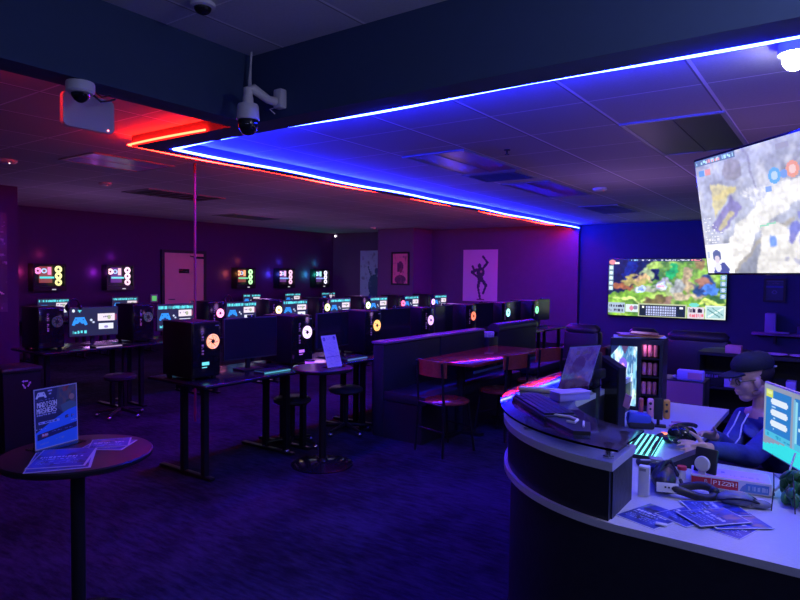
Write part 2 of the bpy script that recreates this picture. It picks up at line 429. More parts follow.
def pale_screen():
    im = Img(170, 98, (.5, .53, .66))
    n = im.noise(6, 4, 31, 4); im.mix((n - .45) * 4, (.30, .32, .40)); im.mix((im.noise(16, 12, 7, 3) - .55) * 3, (.66, .66, .7))
    im.line(22, 98, 50, 68, 20, (.85, .83, .8)); im.line(48, 66, 88, 44, 17, (.86, .85, .82)); im.line(86, 44, 170, 26, 17, (.86, .85, .84)); im.line(34, 98, 60, 76, 3, (.4, .38, .35)); im.line(60, 76, 100, 58, 3, (.42, .4, .36))
    im.poly([(12, 58), (40, 34), (52, 44), (24, 66)], (.28, .26, .52)); im.poly([(16, 22), (44, 28), (18, 50)], (.68, .62, .35)); im.line(20, 34, 44, 30, 5, (.8, .7, .3))
    im.line(24, 60, 40, 48, 4, (.55, .5, .3)); im.ell(44, 14, 10, 9, (.33, .32, .36)); im.line(60, 0, 72, 42, 2, (.3, .3, .42))
    for k in range(9): im.line(52 + k * 3, 32, 64 + k * 3, 46, 1, (.85, .85, .9))
    im.poly([(70, 60), (110, 66), (118, 98), (60, 98)], (.85, .83, .80)); im.poly([(112, 50), (170, 40), (170, 98), (112, 98)], (.86, .86, .88))
    for x, y, rx, ry, c in ((100, 66, 5, 6, (.2, .22, .6)), (106, 58, 3, 3, (.3, .32, .7)), (97, 72, 3, 5, (.25, .25, .6)), (108, 74, 4, 5, (.45, .45, .85)), (112, 84, 3, 3, (.2, .22, .5)),
                            (80, 74, 4, 3.5, (.2, .35, .85)), (122, 88, 3, 2, (.5, .52, .75)), (100, 90, 3, 2, (.55, .55, .7)), (92, 88, 2, 2, (.5, .5, .6))):
        im.ell(x, y, rx, ry, c)
    im.warp(3.2, 16, 10, 55); im.grain(.28, 60, 40, 12); im.grain(.2, 14, 9, 18); im.blur(1)
    im.ell(88, 26, 6, 6, (.15, .42, .85)); im.ell(88, 26, 3.4, 3.4, (.5, .65, .9)); im.ell(105, 24, 6, 6, (.8, .35, .25)); im.ell(105, 24, 3.2, 3.2, (.85, .6, .55)); im.ell(97, 26, 3, 3, (.2, .35, .75))
    im.rect(78, 33, 84, 37, (.25, .4, .85)); im.rect(92, 4, 104, 8, (.35, .35, .45)); im.line(68, 62, 84, 60, 1.3, (.3, .7, .5))
    im.rect(0, 0, 50, 5, (.12, .2, .3)); im.glyphs(2, 1, 48, 4, (.5, .8, .95), 3); im.glyphs(16, 1, 30, 4, (.9, .4, .35), 4)
    im.rect(4, 9, 11, 14, (.15, .35, .8)); im.rect(12, 9, 19, 14, (.8, .35, .3))
    for k in range(9): im.glyphs(3, 50 + k * 2.6, 15 + (k * 7) % 9, 51.4 + k * 2.6, (.85, .85, .9), 20 + k)
    im.rect(0, 73, 34, 98, (.92, .92, .97)); im.ell(14, 83, 5.5, 5, (.12, .15, .35)); im.ell(14, 86, 3.2, 3.5, (.75, .65, .75)); im.poly([(8, 98), (10, 91), (22, 89), (28, 94), (27, 98)], (.08, .1, .35)); im.ell(14, 93, 4, 4, (.8, .8, .95)); im.rect(2, 79, 5, 85, (.55, .6, .75))
    return im

def chat_screen():
    im = Img(60, 44, (.30, .34, .45))
    im.rect(2, 3, 27, 34, (.025, .22, .62)); im.rect(30, 3, 60, 36, (.025, .22, .62))
    im.rect(2, 3, 9, 8, (.7, .8, .1)); im.rect(3, 4, 8, 6, (.85, .95, .35))
    for k, y in enumerate((10, 17, 24)):
        im.ell(9, y, 2, 1.6, (.8, .9, 1)); im.rect(9, y - 1.6, 22, y + 1.6, (.8, .9, 1)); im.ell(22, y, 2, 1.6, (.8, .9, 1))
        im.glyphs(8, y + 2.6, 14, y + 3.8, (.45, .7, .95), k); im.glyphs(19, y + 2.6, 24, y + 3.8, (.45, .7, .95), k + 8)
        im.ell(41 + k, y + 1, 6, 2.6, (.15, .65, .9)); im.glyphs(34, y + 3, 54, y + 5, (.6, .85, .95), k + 20)
    im.rect(2, 30, 27, 34, (.08, .55, .8)); im.rect(31, 30, 60, 35, (.08, .55, .8)); im.glyphs(4, 31, 25, 33, (.02, .35, .6), 50)
    im.rect(29, 4, 31, 34, (.2, .5, .75)); im.glyphs(31, 5, 33, 30, (.3, .75, .9), 41)
    m = im.Y > 37 + 3.5 * np.sin(im.X / 14 + 2.4); im.put(m, (.04, .80, .85))
    return im

def poster_pad():
    im = Img(92, 120, (.04, .045, .12), 2)
    im.mix((im.noise(5, 5, 2, 3) - .4) * 3, (.05, .05, .13))
    im.poly([(50, 0), (92, 0), (92, 45), (60, 55), (44, 40)], (.10, .12, .16)); n = im.noise(10, 12, 8, 3)
    im.mix(np.where((im.X > 52) & (im.Y < 48), (n - .45) * 4, 0), (.22, .16, .14)); im.mix(np.where((im.X > 55) & (im.Y < 45), (im.noise(12, 12, 5, 2) - .55) * 5, 0), (.35, .07, .05))
    im.ell(80, 26, 6, 6, (.5, .3, .22)); im.ell(72, 34, 5, 4, (.06, .12, .1)); im.ell(64, 8, 4, 5, (.4, .1, .1)); im.poly([(55, 40), (75, 34), (92, 40), (92, 52), (60, 56)], (.12, .22, .24))
    im.poly([(40, 66), (70, 52), (92, 48), (92, 120), (0, 120), (0, 88)], (.06, .28, .95))
    pad_shape(im, 15, 12, 1.3, (.95, .97, 1.), (.2, .25, .5))
    im.rect(29, 5, 38, 8, (.6, .65, .9)); im.rect(31, 11, 36, 14, (.6, .65, .9)); im.glyphs(4, 22, 40, 24, (.25, .28, .5), 3)
    for dx in (0, .5):
        im.text(6 + dx, 27, 'MADISON', 1., (1., 1., 1.), 1.5); im.text(5 + dx, 39, 'MASHERS', 1., (1., 1., 1.), 1.5)
    im.glyphs(5, 51, 44, 54, (.5, .55, .8), 6, .1)
    im.rect(8, 66, 52, 71, (.5, .6, .9)); im.glyphs(10, 67, 50, 70, (.04, .08, .3), 7, .3)
    im.glyphs(64, 62, 88, 69, (.04, .05, .15), 9); im.glyphs(62, 64, 84, 66, (.7, .3, .2), 10); im.glyphs(78, 74, 90, 76, (.6, .7, .95), 12); im.glyphs(3, 79, 24, 81, (.6, .7, .95), 11)
    im.poly([(5, 90), (90, 80), (90, 91), (5, 102)], (.03, .03, .12)); im.rect(14, 90, 26, 97, (.75, .1, .15)); im.glyphs(15, 91, 26, 95, (.8, .8, .9), 13); im.glyphs(35, 88, 80, 90, (.2, .25, .5), 14)
    im.glyphs(8, 108, 30, 112, (.25, .4, .85), 15); im.glyphs(44, 104, 62, 108, (.25, .4, .85), 16)
    for x0, y0, x1, y1 in ((0, 0, 92, 2), (0, 118, 92, 120), (0, 0, 2, 120), (90, 0, 92, 120)): im.rect(x0, y0, x1, y1, (.6, .6, .72))
    return im
def info_sheet():
    im = Img(50, 70, (.88, .72, .95)); d = (.12, .06, .45)
    im.ell(8, 8, 4, 4.5, d); im.ell(42, 7, 4, 4, d); im.ell(8, 8, 2, 2, (.6, .4, .85)); im.ell(42, 8, 1.6, 1.6, (.6, .4, .85))
    for y in (5, 9): im.glyphs(16, y, 34, y + 2, (.4, .25, .7), y)
    for y in range(15, 46, 3): im.glyphs(5, y, 45, y + 1.4, (.42, .26, .7), y)
    im.rect(4, 47, 46, 48, d)
    for y in range(50, 66, 3): im.glyphs(5, y, 22, y + 1.3, (.42, .26, .7), y); im.glyphs(27, y, 45, y + 1.3, (.42, .26, .7), y + 50)
    return im
def flyer(seed, warm=False):
    im = Img(48, 64, (.03, .05, .38)); n = im.noise(4, 6, seed, 3)
    im.mix((n - .4) * 3, (.05, .10, .6)); im.mix((im.noise(5, 7, seed + 4, 3) - .55) * 5, (.02, .02, .1))
    im.mix(np.where(im.Y < 22, (im.noise(6, 5, seed + 9) - .5) * 4, 0), (.3, .45, .2) if warm else (.35, .2, .3))
    im.glyphs(4, 26, 40, 31, (.75, .8, .98), seed, .1); im.glyphs(4, 34, 34, 37, (.5, .6, .95), seed + 1)
    for y in (42, 46, 50): im.glyphs(5, y, 40, y + 1.6, (.3, .4, .85), seed + y)
    im.rect(0, 0, 48, 1.5, (.6, .62, .75)); im.rect(0, 62.5, 48, 64, (.6, .62, .75)); im.rect(0, 0, 1.5, 64, (.6, .62, .75)); im.rect(46.5, 0, 48, 64, (.6, .62, .75))
    return im
# ================================================================ THE SETTING
def slab(name, lo, hi, m, bev=0.):
    return struct(MB().b2(lo, hi, bev).obj(name, m))
slab('floor', (-12.2, -3, -.1), (4, 13.8, 0), CARPET)
ZC = 2.75
m = MB(); m.b2((-12.2, -3, ZC), (-3.5, 13.8, ZC + .08)); m.b2((-3.5, 3.15, ZC), (4, 13.8, ZC + .08)); struct(m.obj('ceiling', CEIL))
slab('ceiling_near', (-3.5, -3, 3.13), (4, 3.1, 3.2), CEIL2)
slab('beam_left', (-3.68, -3, 2.66), (-3.47, 3.24, 3.19), BEAM)
slab('beam_right', (-3.47, 3.01, 2.66), (4, 3.24, 3.19), BEAM)
slab('beam_stub', (-4.965, 3.0, 2.66), (-3.68, 3.24, 2.75), BEAM2)
slab('header_far', (-4.965, 3.24, 2.66), (-4.80, 13.45, 2.75), BEAM2)
slab('wall_left', (-12.2, 3.9, 0), (-12.0, 13.8, ZC), PWALL)
slab('wall_left_block', (-12.2, -3, 0), (-9.35, 3.95, ZC), PWALL)
slab('wall_back', (-12.0, 13.45, 0), (-4.80, 13.8, ZC), PWALL2)
slab('wall_back_right', (-4.80, 13.6, 0), (4, 13.8, ZC), BWALL)
slab('wall_pillar', (-9.72, 12.6, 0), (-8.62, 13.45, ZC), PWALL2)
for nm, lo, hi in (('baseboard_left', (-12.0, 3.96, 0), (-11.985, 13.44, .1)), ('baseboard_back', (-8.6, 13.43, 0), (-4.81, 13.45, .1)), ('baseboard_right', (-4.79, 13.58, 0), (4, 13.6, .1))):
    slab(nm, lo, hi, BLACK)
# door in the left wall
d = MB().b2((-12.0, 7.9, 0), (-11.93, 9.05, 2.08)); 
dr = MB(); dr.b2((-12.0, 7.9, 0), (-11.95, 7.97, 2.08)); dr.b2((-12.0, 8.98, 0), (-11.95, 9.05, 2.08)); dr.b2((-12.0, 7.97, 2.02), (-11.95, 8.98, 2.08)); d.bm.free()
fr = struct(dr.obj('trim_1', BLACK))
dl = struct(MB().b2((-11.995, 7.975, .02), (-11.955, 8.975, 2.015), .004).obj('door_1', DOORM))
MB().box((-11.945, 8.45, 1.62), (.012, .26, .09), .003).obj('door_sign', GLOSS, dl)
MB().b2((-11.955, 8.72, 1.9), (-11.90, 8.95, 1.95)).tube([(-11.90, 8.75, 1.93), (-11.86, 8.55, 1.955)], .01).obj('door_closer', DARKMET, dl)
MB().tube([(-11.95, 8.06, 1.0), (-11.90, 8.06, 1.0), (-11.90, 8.18, 1.0)], .012).obj('door_handle', CHROME, dl)

# ---- LED strips, each a glowing tape with a slightly sagging run
def led(name, pts, m, label, cat='led strip', group=None, r=.0105, wav=.006, step=.12):
    P = []
    for a, b in zip(pts, pts[1:]):
        a = Vector(a); b = Vector(b); n = max(2, int((b - a).length / step))
        for i in range(n): P.append(a.lerp(b, i / n))
    P.append(Vector(pts[-1])); rr = random.Random(len(P))
    P = [p + Vector((0, 0, wav * math.sin(i * .37) + wav * .6 * math.sin(i * .13 + 2))) for i, p in enumerate(P)]
    o = MB().tube(P, r, n=5).obj(name, m); tag(o, label, cat, group); return o
led('led_strip', [(-4.78, 13.4, 2.665), (-4.78, 3.275, 2.665), (-4.2, 3.262, 2.67)], LEDB, 'blue glowing led strip running along the ceiling header to the far wall')
led('led_strip', [(-4.12, 3.262, 2.67), (-1.5, 3.262, 2.672), (2.5, 3.262, 2.665)], LEDB, 'blue white glowing led strip along the lower edge of the big navy beam', r=.009)
led('led_strip', [(-4.985, 13.4, 2.668), (-4.985, 2.98, 2.668), (-3.95, 2.98, 2.668)], LEDR, 'red orange glowing led strip round the outer side of the ceiling header', r=.0085)
led('led_strip', [(-3.70, 2.93, 2.72), (-3.70, 2.35, 2.72)], LEDR, 'short red led strip hidden behind the left navy beam near its corner', r=.009)

led('led_strip', [(-3.70, 1.74, 2.72), (-3.70, .4, 2.72)], LEDR, 'long red led strip hidden behind the left navy beam, left of the antenna panel', r=.009)
# ---- ceiling fittings
def troffer(x0, y0, x1, y1, label, mt, z=ZC, group=None, fins=False):
    t = thing('ceiling_light' if not fins else 'ceiling_vent', label, 'ceiling light' if not fins else 'ceiling vent', ((x0 + x1) / 2, (y0 + y1) / 2, z), 0, group)
    w, h = (x1 - x0) / 2, (y1 - y0) / 2
    f = MB()
    for lo, hi in (((-w, -h, -.012), (w, -h + .03, 0)), ((-w, h - .03, -.012), (w, h, 0)), ((-w, -h + .03, -.012), (-w + .03, h - .03, 0)), ((w - .03, -h + .03, -.012), (w, h - .03, 0))): f.b2(lo, hi)
    f.obj('frame', GREYP, t)
    if fins:
        MB().b2((-w + .03, -h + .03, -.004), (w - .03, h - .03, -.001)).obj('backing', BLACK, t)
        g = MB(); n = 7
        for k in range(n):
            y = -h + .06 + (2 * h - .12) * k / (n - 1); g.box((0, y, -.008), (2 * w - .06, .03, .004), rot=(.5, 0, 0))
        g.obj('slats', GREYP, t)
    else:
        MB().b2((-w + .03, -h + .03, -.008), (w - .03, h - .03, -.002)).obj('diffuser', mt, t)
        MB().b2((-.012, -h + .03, -.012), (.012, h - .03, -.009)).obj('centre_bar', mt, t)
LENS = mat('unlit light lens', (.025, .025, .05), .5)
LENS2 = mat('grey light lens', (.10, .10, .2), .3)
troffer(-1.42, 4.79, -.71, 6.2, 'switched off rectangular ceiling light, darkest and nearest of the blue zone', LENS)
troffer(-3.55, 4.97, -2.86, 6.2, 'switched off ceiling light beside the dark vent, glossy blue reflection', LENS2)
troffer(-3.55, 7.1, -2.9, 8.6, 'switched off ceiling light in the blue zone, farther of two by the blue strip', LENS2)
troffer(-3.62, 6.25, -2.95, 6.85, 'slatted ceiling vent between two switched off lights', BLACK, fins=True)
troffer(-3.6, 10.0, -2.95, 11.3, 'slatted ceiling vent farthest back above the sofas', BLACK, fins=True)
troffer(-8.55, 5.0, -7.85, 6.3, 'slatted dark vent in the left ceiling above the computer rows', BLACK, fins=True)
troffer(-6.65, 3.2, -5.95, 4.1, 'ceiling light left of the red strip with purple reflections painted in', mat('lens with painted reflections', (.25, .15, .4), .2, emit=(.35, .08, .6), es=.05))  # purple colour and faint emission stand in for reflected light
troffer(-10.4, 8.0, -9.7, 9.3, 'dark light fitting low over the left wall door', LENS)
def dome(x, y, z, r, label, name='smoke_detector', cat='smoke detector', lit=None):
    t = thing(name, label, cat, (x, y, z))
    MB().lathe([(r, 0), (r, -.02), (r * .8, -.035), (r * .4, -.04), (0, -.04)]).obj('housing', WHITEP, t)
    MB().ell((r * .5, 0, -.034), (.012, .012, .006), n=8, m=5).obj('indicator', lit or emat((1, .1, .05), 3), t)
dome(-2.62, 8.08, ZC, .09, 'round white smoke detector on the blue lit ceiling')
dome(-7.18, 2.94, ZC, .09, 'round smoke detector at the left edge of the ceiling with bright indicator', lit=emat((1, .8, .8), 8))
dome(-7.9, 4.4, ZC, .08, 'round smoke detector on the purple ceiling above the left computers')
dome(-9.4, 12.0, ZC, .08, 'small round detector on the ceiling in front of the pillar')
t = thing('sprinkler_head', 'small metal sprinkler head on the blue ceiling', 'sprinkler', (-2.55, 5.22, ZC))
MB().lathe([(.03, 0), (.03, -.006), (.008, -.01), (.008, -.035), (.022, -.04), (.022, -.044)]).obj('head', DARKMET, t)
t = thing('ceiling_dome', 'dark dome with a pale rim on the near ceiling at the top edge', 'ceiling dome', (-3.03, 2.27, 3.13))
MB().lathe([(.07, 0), (.07, -.02), (.055, -.025)]).obj('rim', WHITEP, t); MB().ell((0, 0, -.022), (.05, .05, .04)).obj('lens', GLOSS, t)
t = thing('spotlight', 'bright white ceiling lamp at the upper right edge', 'lamp', (-.235, 3.62, ZC))
MB().lathe([(.075, 0), (.075, -.05), (.065, -.05), (.06, -.02)]).obj('housing', WHITEP, t); MB().ell((0, 0, -.075), (.055, .055, .055)).obj('bulb', LAMP, t)
t = thing('corner_lamp', 'tiny white light in the far upper corner above the wall computers', 'light', (-11.85, 13.4, 2.68))
MB().box((0, 0, 0), (.09, .07, .07), .01).obj('housing', WHITEP, t); MB().ell((.01, -.04, -.01), (.03, .012, .03)).obj('lens', emat((1, .9, .95), 4), t)
o = MB().tube([(0, 0, 0), (0, 0, 2.75)], .013).obj('power_pole', mat('dark red painted pole', (.25, .05, .08), .5), loc=(-5.62, 4.11, 0)); tag(o, 'thin pole rising from the computer rows to the ceiling', 'pole')

# ---- dome camera, flat antenna panel, ptz camera
t = thing('dome_camera', 'white dome security camera under the left navy beam', 'security camera', (-3.54, 1.83, 2.66))
MB().lathe([(.072, 0), (.076, -.01), (.076, -.05), (.066, -.062), (.05, -.064)]).obj('housing', WHITEP, t)
MB().lathe([(.05, -.06), (.046, -.08), (.033, -.1), (.015, -.112), (0, -.115)]).obj('dome', GLOSS, t)
MB().tube([(.01, .06, -.05), (-.02, .13, -.075), (-.05, .2, -.05), (-.06, .24, -.03)], .006, n=6).tube([(-.02, .08, -.02), (-.03, .14, -.045), (-.04, .2, -.02)], .004, n=6).obj('cable', BLACK, t)
t = thing('antenna_panel', 'flat pale rounded panel hanging behind the dome camera', 'wireless antenna', (-3.725, 1.97, 2.545), PI / 2)
poly = []
w, h, r = .155, .10, .032
for cx, cz, a0 in ((w - r, h - r, 0), (-w + r, h - r, 90), (-w + r, -h + r, 180), (w - r, -h + r, 270)):
    for k in range(7): a = math.radians(a0 + 15 * k); poly.append((cx + r * math.cos(a), cz + r * math.sin(a)))
mm = Euler((PI / 2 , 0, 0)).to_matrix().to_4x4()
MB().prism(poly, -.018, .018, m=mm).obj('panel', mat('pale grey plastic', (.42, .42, .5), .5), t)
MB().b2((-.03, .018, -.03), (.03, .07, .03)).tube([(0, .05, .03), (0, .05, .20)], .012).obj('bracket', BLACK, t)
MB().ell((.115, -.019, -.085), (.007, .004, .005), n=8, m=5).obj('indicator', emat((1, .25, .3), 5), t)
t = thing('pan_tilt_camera', 'white pan tilt security camera with a black globe on the beam corner', 'security camera', (-3.19, 2.74, 2.64))
MB().lathe([(0, .105), (.03, .105), (.034, .09), (.034, .06), (.062, .052), (.068, .04), (.072, -.03), (.075, -.045), (.072, -.05), (0, -.05)]).obj('housing', WHITEP, t)
MB().lathe([(.063, -.045), (.066, -.075), (.058, -.11), (.035, -.14), (0, -.15)]).obj('globe', GLOSS, t)
MB().tube([(0, 0, .09), (0, 0, .145), (.01, .03, .16), (.035, .14, .11), (.04, .2, .11)], [.03, .032, .032, .027, .03], n=10).obj('arm', WHITEP, t)
MB().box((.042, .24, .135), (.075, .06, .13), .012).obj('wall_mount', WHITEP, t)
MB().tube([(.04, .18, .06), (.05, .14, .045), (.035, .2, .03)], .004, n=6).obj('loop_cable', CABLEW, t)
MB().ell((-.012, -.058, -.075), (.006, .004, .004), n=8, m=5).obj('painted_glint', emat((1, .9, .5), 3), t)  # glowing bead painted on as a highlight of the globe
o = MB().tube([(0, 0, 0), (.002, -.01, -.1), (-.004, -.012, -.2), (.004, -.012, -.3), (.01, -.05, -.36)], [.007, .007, .013, .012, .006], n=8).obj('hanging_cable', CABLEW, loc=(-3.40, 2.95, 3.13)); tag(o, 'white cable hanging down the corner of the navy beams above the camera', 'cable')

# ================================================================ COMPUTER ROWS
def glow_by_object(name, s):
    m = bpy.data.materials.new(name); m.use_nodes = True; nt = m.node_tree; b = nt.nodes['Principled BSDF']
    oi = nt.nodes.new('ShaderNodeObjectInfo'); nt.links.new(oi.outputs['Color'], b.inputs['Emission Color']); b.inputs['Emission Strength'].default_value = s
    b.inputs['Base Color'].default_value = (.1, .1, .1, 1); return m
GLO = glow_by_object('coloured fan light', 1.)
CASE = mat('pc case steel', (.012, .011, .018), .35, .2)
def fan_mesh(r, n=7):
    f = MB(); f.bm.free(); f.bm = bmesh.new()
    # ring
    pts = [(r * math.cos(2 * PI * k / 24), 0, r * math.sin(2 * PI * k / 24)) for k in range(25)]
    f.tube(pts, r * .1, n=6, caps=False)
    for k in range(n):
        a0 = 2 * PI * k / n; poly = []
        for q in range(5): a = a0 + q * .19; poly.append((r * .86 * math.cos(a), r * .86 * math.sin(a)))
        for q in range(3): a = a0 + .35 - q * .22; poly.append((r * .33 * math.cos(a - .25), r * .33 * math.sin(a - .25)))
        f.prism(poly, -r * .05, r * .05, m=Euler((PI / 2, 0, 0)).to_matrix().to_4x4())
    f.lathe([(0, -r * .1), (r * .24, -r * .1), (r * .24, r * .1), (0, r * .1)], n=14, mi=1, rot=(PI / 2, 0, 0))
    return f
def pc_tower(label, loc, rz, color, strip=None, fan=True, group=None):
    t = thing('computer_tower', label, 'computer', loc, rz, group)
    c = MB()
    c.box((0, 0, .238), (.27, .38, .44), .008)
    for sx in (-1, 1):
        for sy in (-1, 1): c.box((sx * .1, sy * .15, .009), (.03, .03, .018))
    c.obj('case', CASE, t)
    MB().b2((-.13, -.199, .03), (.13, -.189, .446), .004).obj('front_panel', GLOSS, t)
    if fan:
        f = fan_mesh(.055).obj('fan', [GLO, BLACK], t, loc=(.055, -.206, .30)); f.color = (*color, 1)
    mk = MB(); rr = random.Random(3)
    for k in range(9):
        z = .2 + .022 * k
        if k == 4: continue
        mk.b2((-.048, -.202, z), (-.044, -.1995, z + .014)); mk.b2((-.044, -.202, z + rr.choice((0, .012))), (-.03, -.1995, z + .014)); 
        if rr.random() < .5: mk.b2((-.032, -.202, z), (-.029, -.1995, z + .014))
    mk.obj('logo_lettering', mat('dim lettering', (.3, .2, .35), .5, emit=(.3, .12, .4), es=.25) if 'dim lettering' not in bpy.data.materials else bpy.data.materials['dim lettering'], t)
    MB().b2((.08, -.203, .42), (.115, -.199, .428)).obj('power_button', GREYP, t)
    if strip:
        s = MB().b2((-.045, -.204, .115), (.02, -.2, .14)).b2((-.045, -.204, .095), (.0, -.2, .101)).obj('light_strip', GLO, t); s.color = (*strip, 1)
    return t
def monitor(label, loc, rz, img=None, strength=1., w=.55, h=.34, zb=.09, group=None, cam=False):
    t = thing('monitor', label, 'monitor', loc, rz, group)
    s = MB(); s.b2((-w / 2, -.012, zb), (w / 2, .012, zb + h), .005).b2((-w / 4, .012, zb + .06), (w / 4, .04, zb + h - .06), .015); s.obj('housing', MONBACK, t)
    MB().b2((-.02, .03, .012), (.02, .055, zb + h * .5)).box((0, .035, zb + h * .5), (.06, .03, .06)).obj('neck', BLACK, t)
    MB().box((0, .03, .006), (.22, .17, .012), .004).obj('base', BLACK, t)
    if img is None:
        MB().b2((-w / 2 + .008, -.0145, zb + .014), (w / 2 - .008, -.0115, zb + h - .008)).obj('screen', SCREENOFF, t)
    else:
        picture('screen', img, w - .016, h - .02, strength, t, (0, -.0135, zb + h / 2 + .002))
    if cam:
        MB().box((0, 0, zb + h + .012), (.07, .025, .022), .006).ell((0, -.013, zb + h + .012), (.007, .004, .007), n=8, m=5, mi=1).obj('webcam', [BLACK, WHITEP], t)
    return t
def keyboard(label, loc, rz, color, w=.38, group=None, s=None, edge=True, gap=.003, kz=.027):
    t = thing('keyboard', label, 'keyboard', loc, rz, group)
    MB().box((0, 0, .009), (w, .135, .018), .004).obj('body', BLACK, t)
    k = MB(); nx, ny = 15, 5; kw = (w - .02) / nx; kh = .12 / ny
    for j in range(ny):
        for i in range(nx):
            if j == 0 and 4 <= i <= 9:
                if i == 4: k.b2((-w / 2 + .01 + 4 * kw, -.06, .018), (-w / 2 + .01 + 10 * kw - gap, -.06 + kh - gap, .026))
                continue
            x = -w / 2 + .01 + i * kw; y = -.06 + j * kh; k.b2((x, y, .018), (x + kw - gap, y + kh - gap, kz))
    k.obj('keys', BLACK, t)
    g = MB().b2((-w / 2 + .008, -.062, .0175), (w / 2 - .008, .062, .0185))
    if edge: g.b2((-w / 2, -.072, .004), (w / 2, -.067, .014))
    g = g.obj('backlight', GLO, t); g.color = (*color, 1)
    return t
def station_desk(label, loc, rz, L=1.06, D=.74, H=.75):
    t = thing('computer_desk', label, 'desk', loc, rz)
    MB().box((0, 0, H - .014), (L, D, .028), .012, seg=3).obj('desktop', DESKM, t)
    MB().b2((-L / 2 + .1, .1, H - .09), (L / 2 - .1, .13, H - .03)).obj('cross_beam', DARKMET, t)
    for sx in (-1, 1):
        x = sx * (L / 2 - .1)
        MB().b2((x - .022, .0, .02), (x + .022, .045, H - .028)).b2((x - .022, -.26, .02), (x + .022, -.215, H - .028)).b2((x - .025, -D / 2 + .05, 0), (x + .025, D / 2 - .05, .025), .006).obj('leg', DARKMET, t)
    return t
def rzl(): return PI / 2          # local -Y (front) turned to face +X

RA = [((1., .35, .22), 'orange pink', (.15, .75, .85)), ((.85, .6, 1.), 'white lilac', (.5, .15, 1.)), ((1., .5, .14), 'amber', None), ((.72, .42, 1.), 'violet', None),
      ((1., .2, .1), 'red orange', None), ((.4, 1., 1.), 'ice blue', None), ((.25, 1., .5), 'mint green', None)]
ordn = ['nearest to the camera', 'second along', 'third along', 'fourth along', 'fifth along', 'sixth along', 'last in the row, farthest']
for k, (c, cn, st) in enumerate(RA):
    y = 3.10 + 1.07 * k
    cc = [v * 1.7 for v in c]
    pc_tower('black gaming computer tower with glowing %s fan in the front desk row' % cn, (-4.29, y, .75), rzl(), cc, [v * 1.2 for v in st] if st else None)
    monitor('dark switched off monitor beside the tower with the %s fan' % cn, (-4.22, y + .56, .75), rzl() + (.12 if k % 2 else -.08), w=.56, h=.36, zb=.1, cam=(k % 2 == 0 or k == 3))
    station_desk('black computer desk carrying the tower with the %s fan' % cn, (-4.22, y + .33, 0), rzl(), D=.76)
    if k < 3:
        keyboard('backlit %s keyboard on the desk of the %s fan tower' % (('cyan', 'blue', 'dim purple')[k], cn), (-3.99, y + .60, .75), rzl(), ((.08, .4, .5), (.08, .18, .45), (.1, .03, .18))[k], w=.30)
o = MB().box((0, 0, .011), (.10, .06, .022), .009, seg=3).obj('computer_mouse', emat((.5, .7, .75), .5), loc=(-3.96, 4.0, .75), rot=(0, 0, .2)); tag(o, 'pale lit computer mouse on the nearest front row desk', 'mouse')
t = thing('tower_glow_prop', 'small glowing purple cylinder speaker for tower glow on the second front desk', 'placeholder', (-3.93, 4.10, .75))  # added prop standing in for the purple glow at the tower's foot
MB().lathe([(.04, 0), (.045, .005), (.045, .012)]).lathe([(.046, .055), (.046, .065), (.03, .07), (0, .07)]).obj('body', BLACK, t)
MB().lathe([(.043, .012), (.043, .055)]).obj('light_ring', emat((.35, .06, 1.), 1.6), t)

RB = [((.08, .5, .2), 'faint green', .03), ((.25, .7, .9), 'teal', .05), ((1., .25, .5), 'pink', 3.), ((1., .75, .35), 'cream yellow', 3.), ((.9, 1., .35), 'lemon', 2.6), ((.75, 1., .5), 'lime', 2.6), ((1., .12, .25), 'crimson', 3.), ((.75, .35, 1.), 'purple', 3.)]
for k, (c, cn, s) in enumerate(RB):
    y = 3.22 + 1.07 * k
    pc_tower('black computer tower with %s fan glow in the second desk row' % cn, (-7.06, y, .75), rzl(), [v * s for v in c])
    monitor('lit monitor with blue gamepad logo right of the %s glowing tower, second row' % cn, (-7.0, y + .53, .75), rzl() + (-.1 if k == 0 else 0), lobby_screen(10 + k, full=(k != 0), windows=(k != 0 or True)), 1.15, zb=.10)
    station_desk('black computer desk under the %s glowing tower, second row' % cn, (-7.0, y + .33, 0), rzl())
    if k < 3: keyboard('keyboard with %s light below the %s tower, second row' % (('pinkish white', 'pale green', 'red')[k], cn), (-6.74, y + .53, .75), rzl(), ((.5, .35, .6), (.2, .4, .2), (.25, .02, .06))[k], w=.30)
WY = [5.43, 6.79, 10.0, 11.35, 12.7]
WN = ['pink and yellow', 'purple and white', 'red and green', 'blue and rose', 'teal and white']
WP = [((1, .25, .6), (.9, .85, .35), (.1, .8, .8), (.9, .15, .15)), ((1, .6, .7), (1, .65, .85), (.2, .8, .9), (.4, .05, .8)), ((1, .45, .2), (.5, 1, .45), (.2, .8, .4), (.8, .1, .1)), ((.9, .5, 1), (.9, .5, .75), (.25, .45, 1), (.4, .1, .7)), ((.4, .95, .9), (.8, .75, 1), (.3, .4, 1), (.3, .1, .6))]
GL = [(1, .12, .3), (.6, .08, 1), (1, .35, .08), (.08, .12, 1), (.04, .8, .6)]
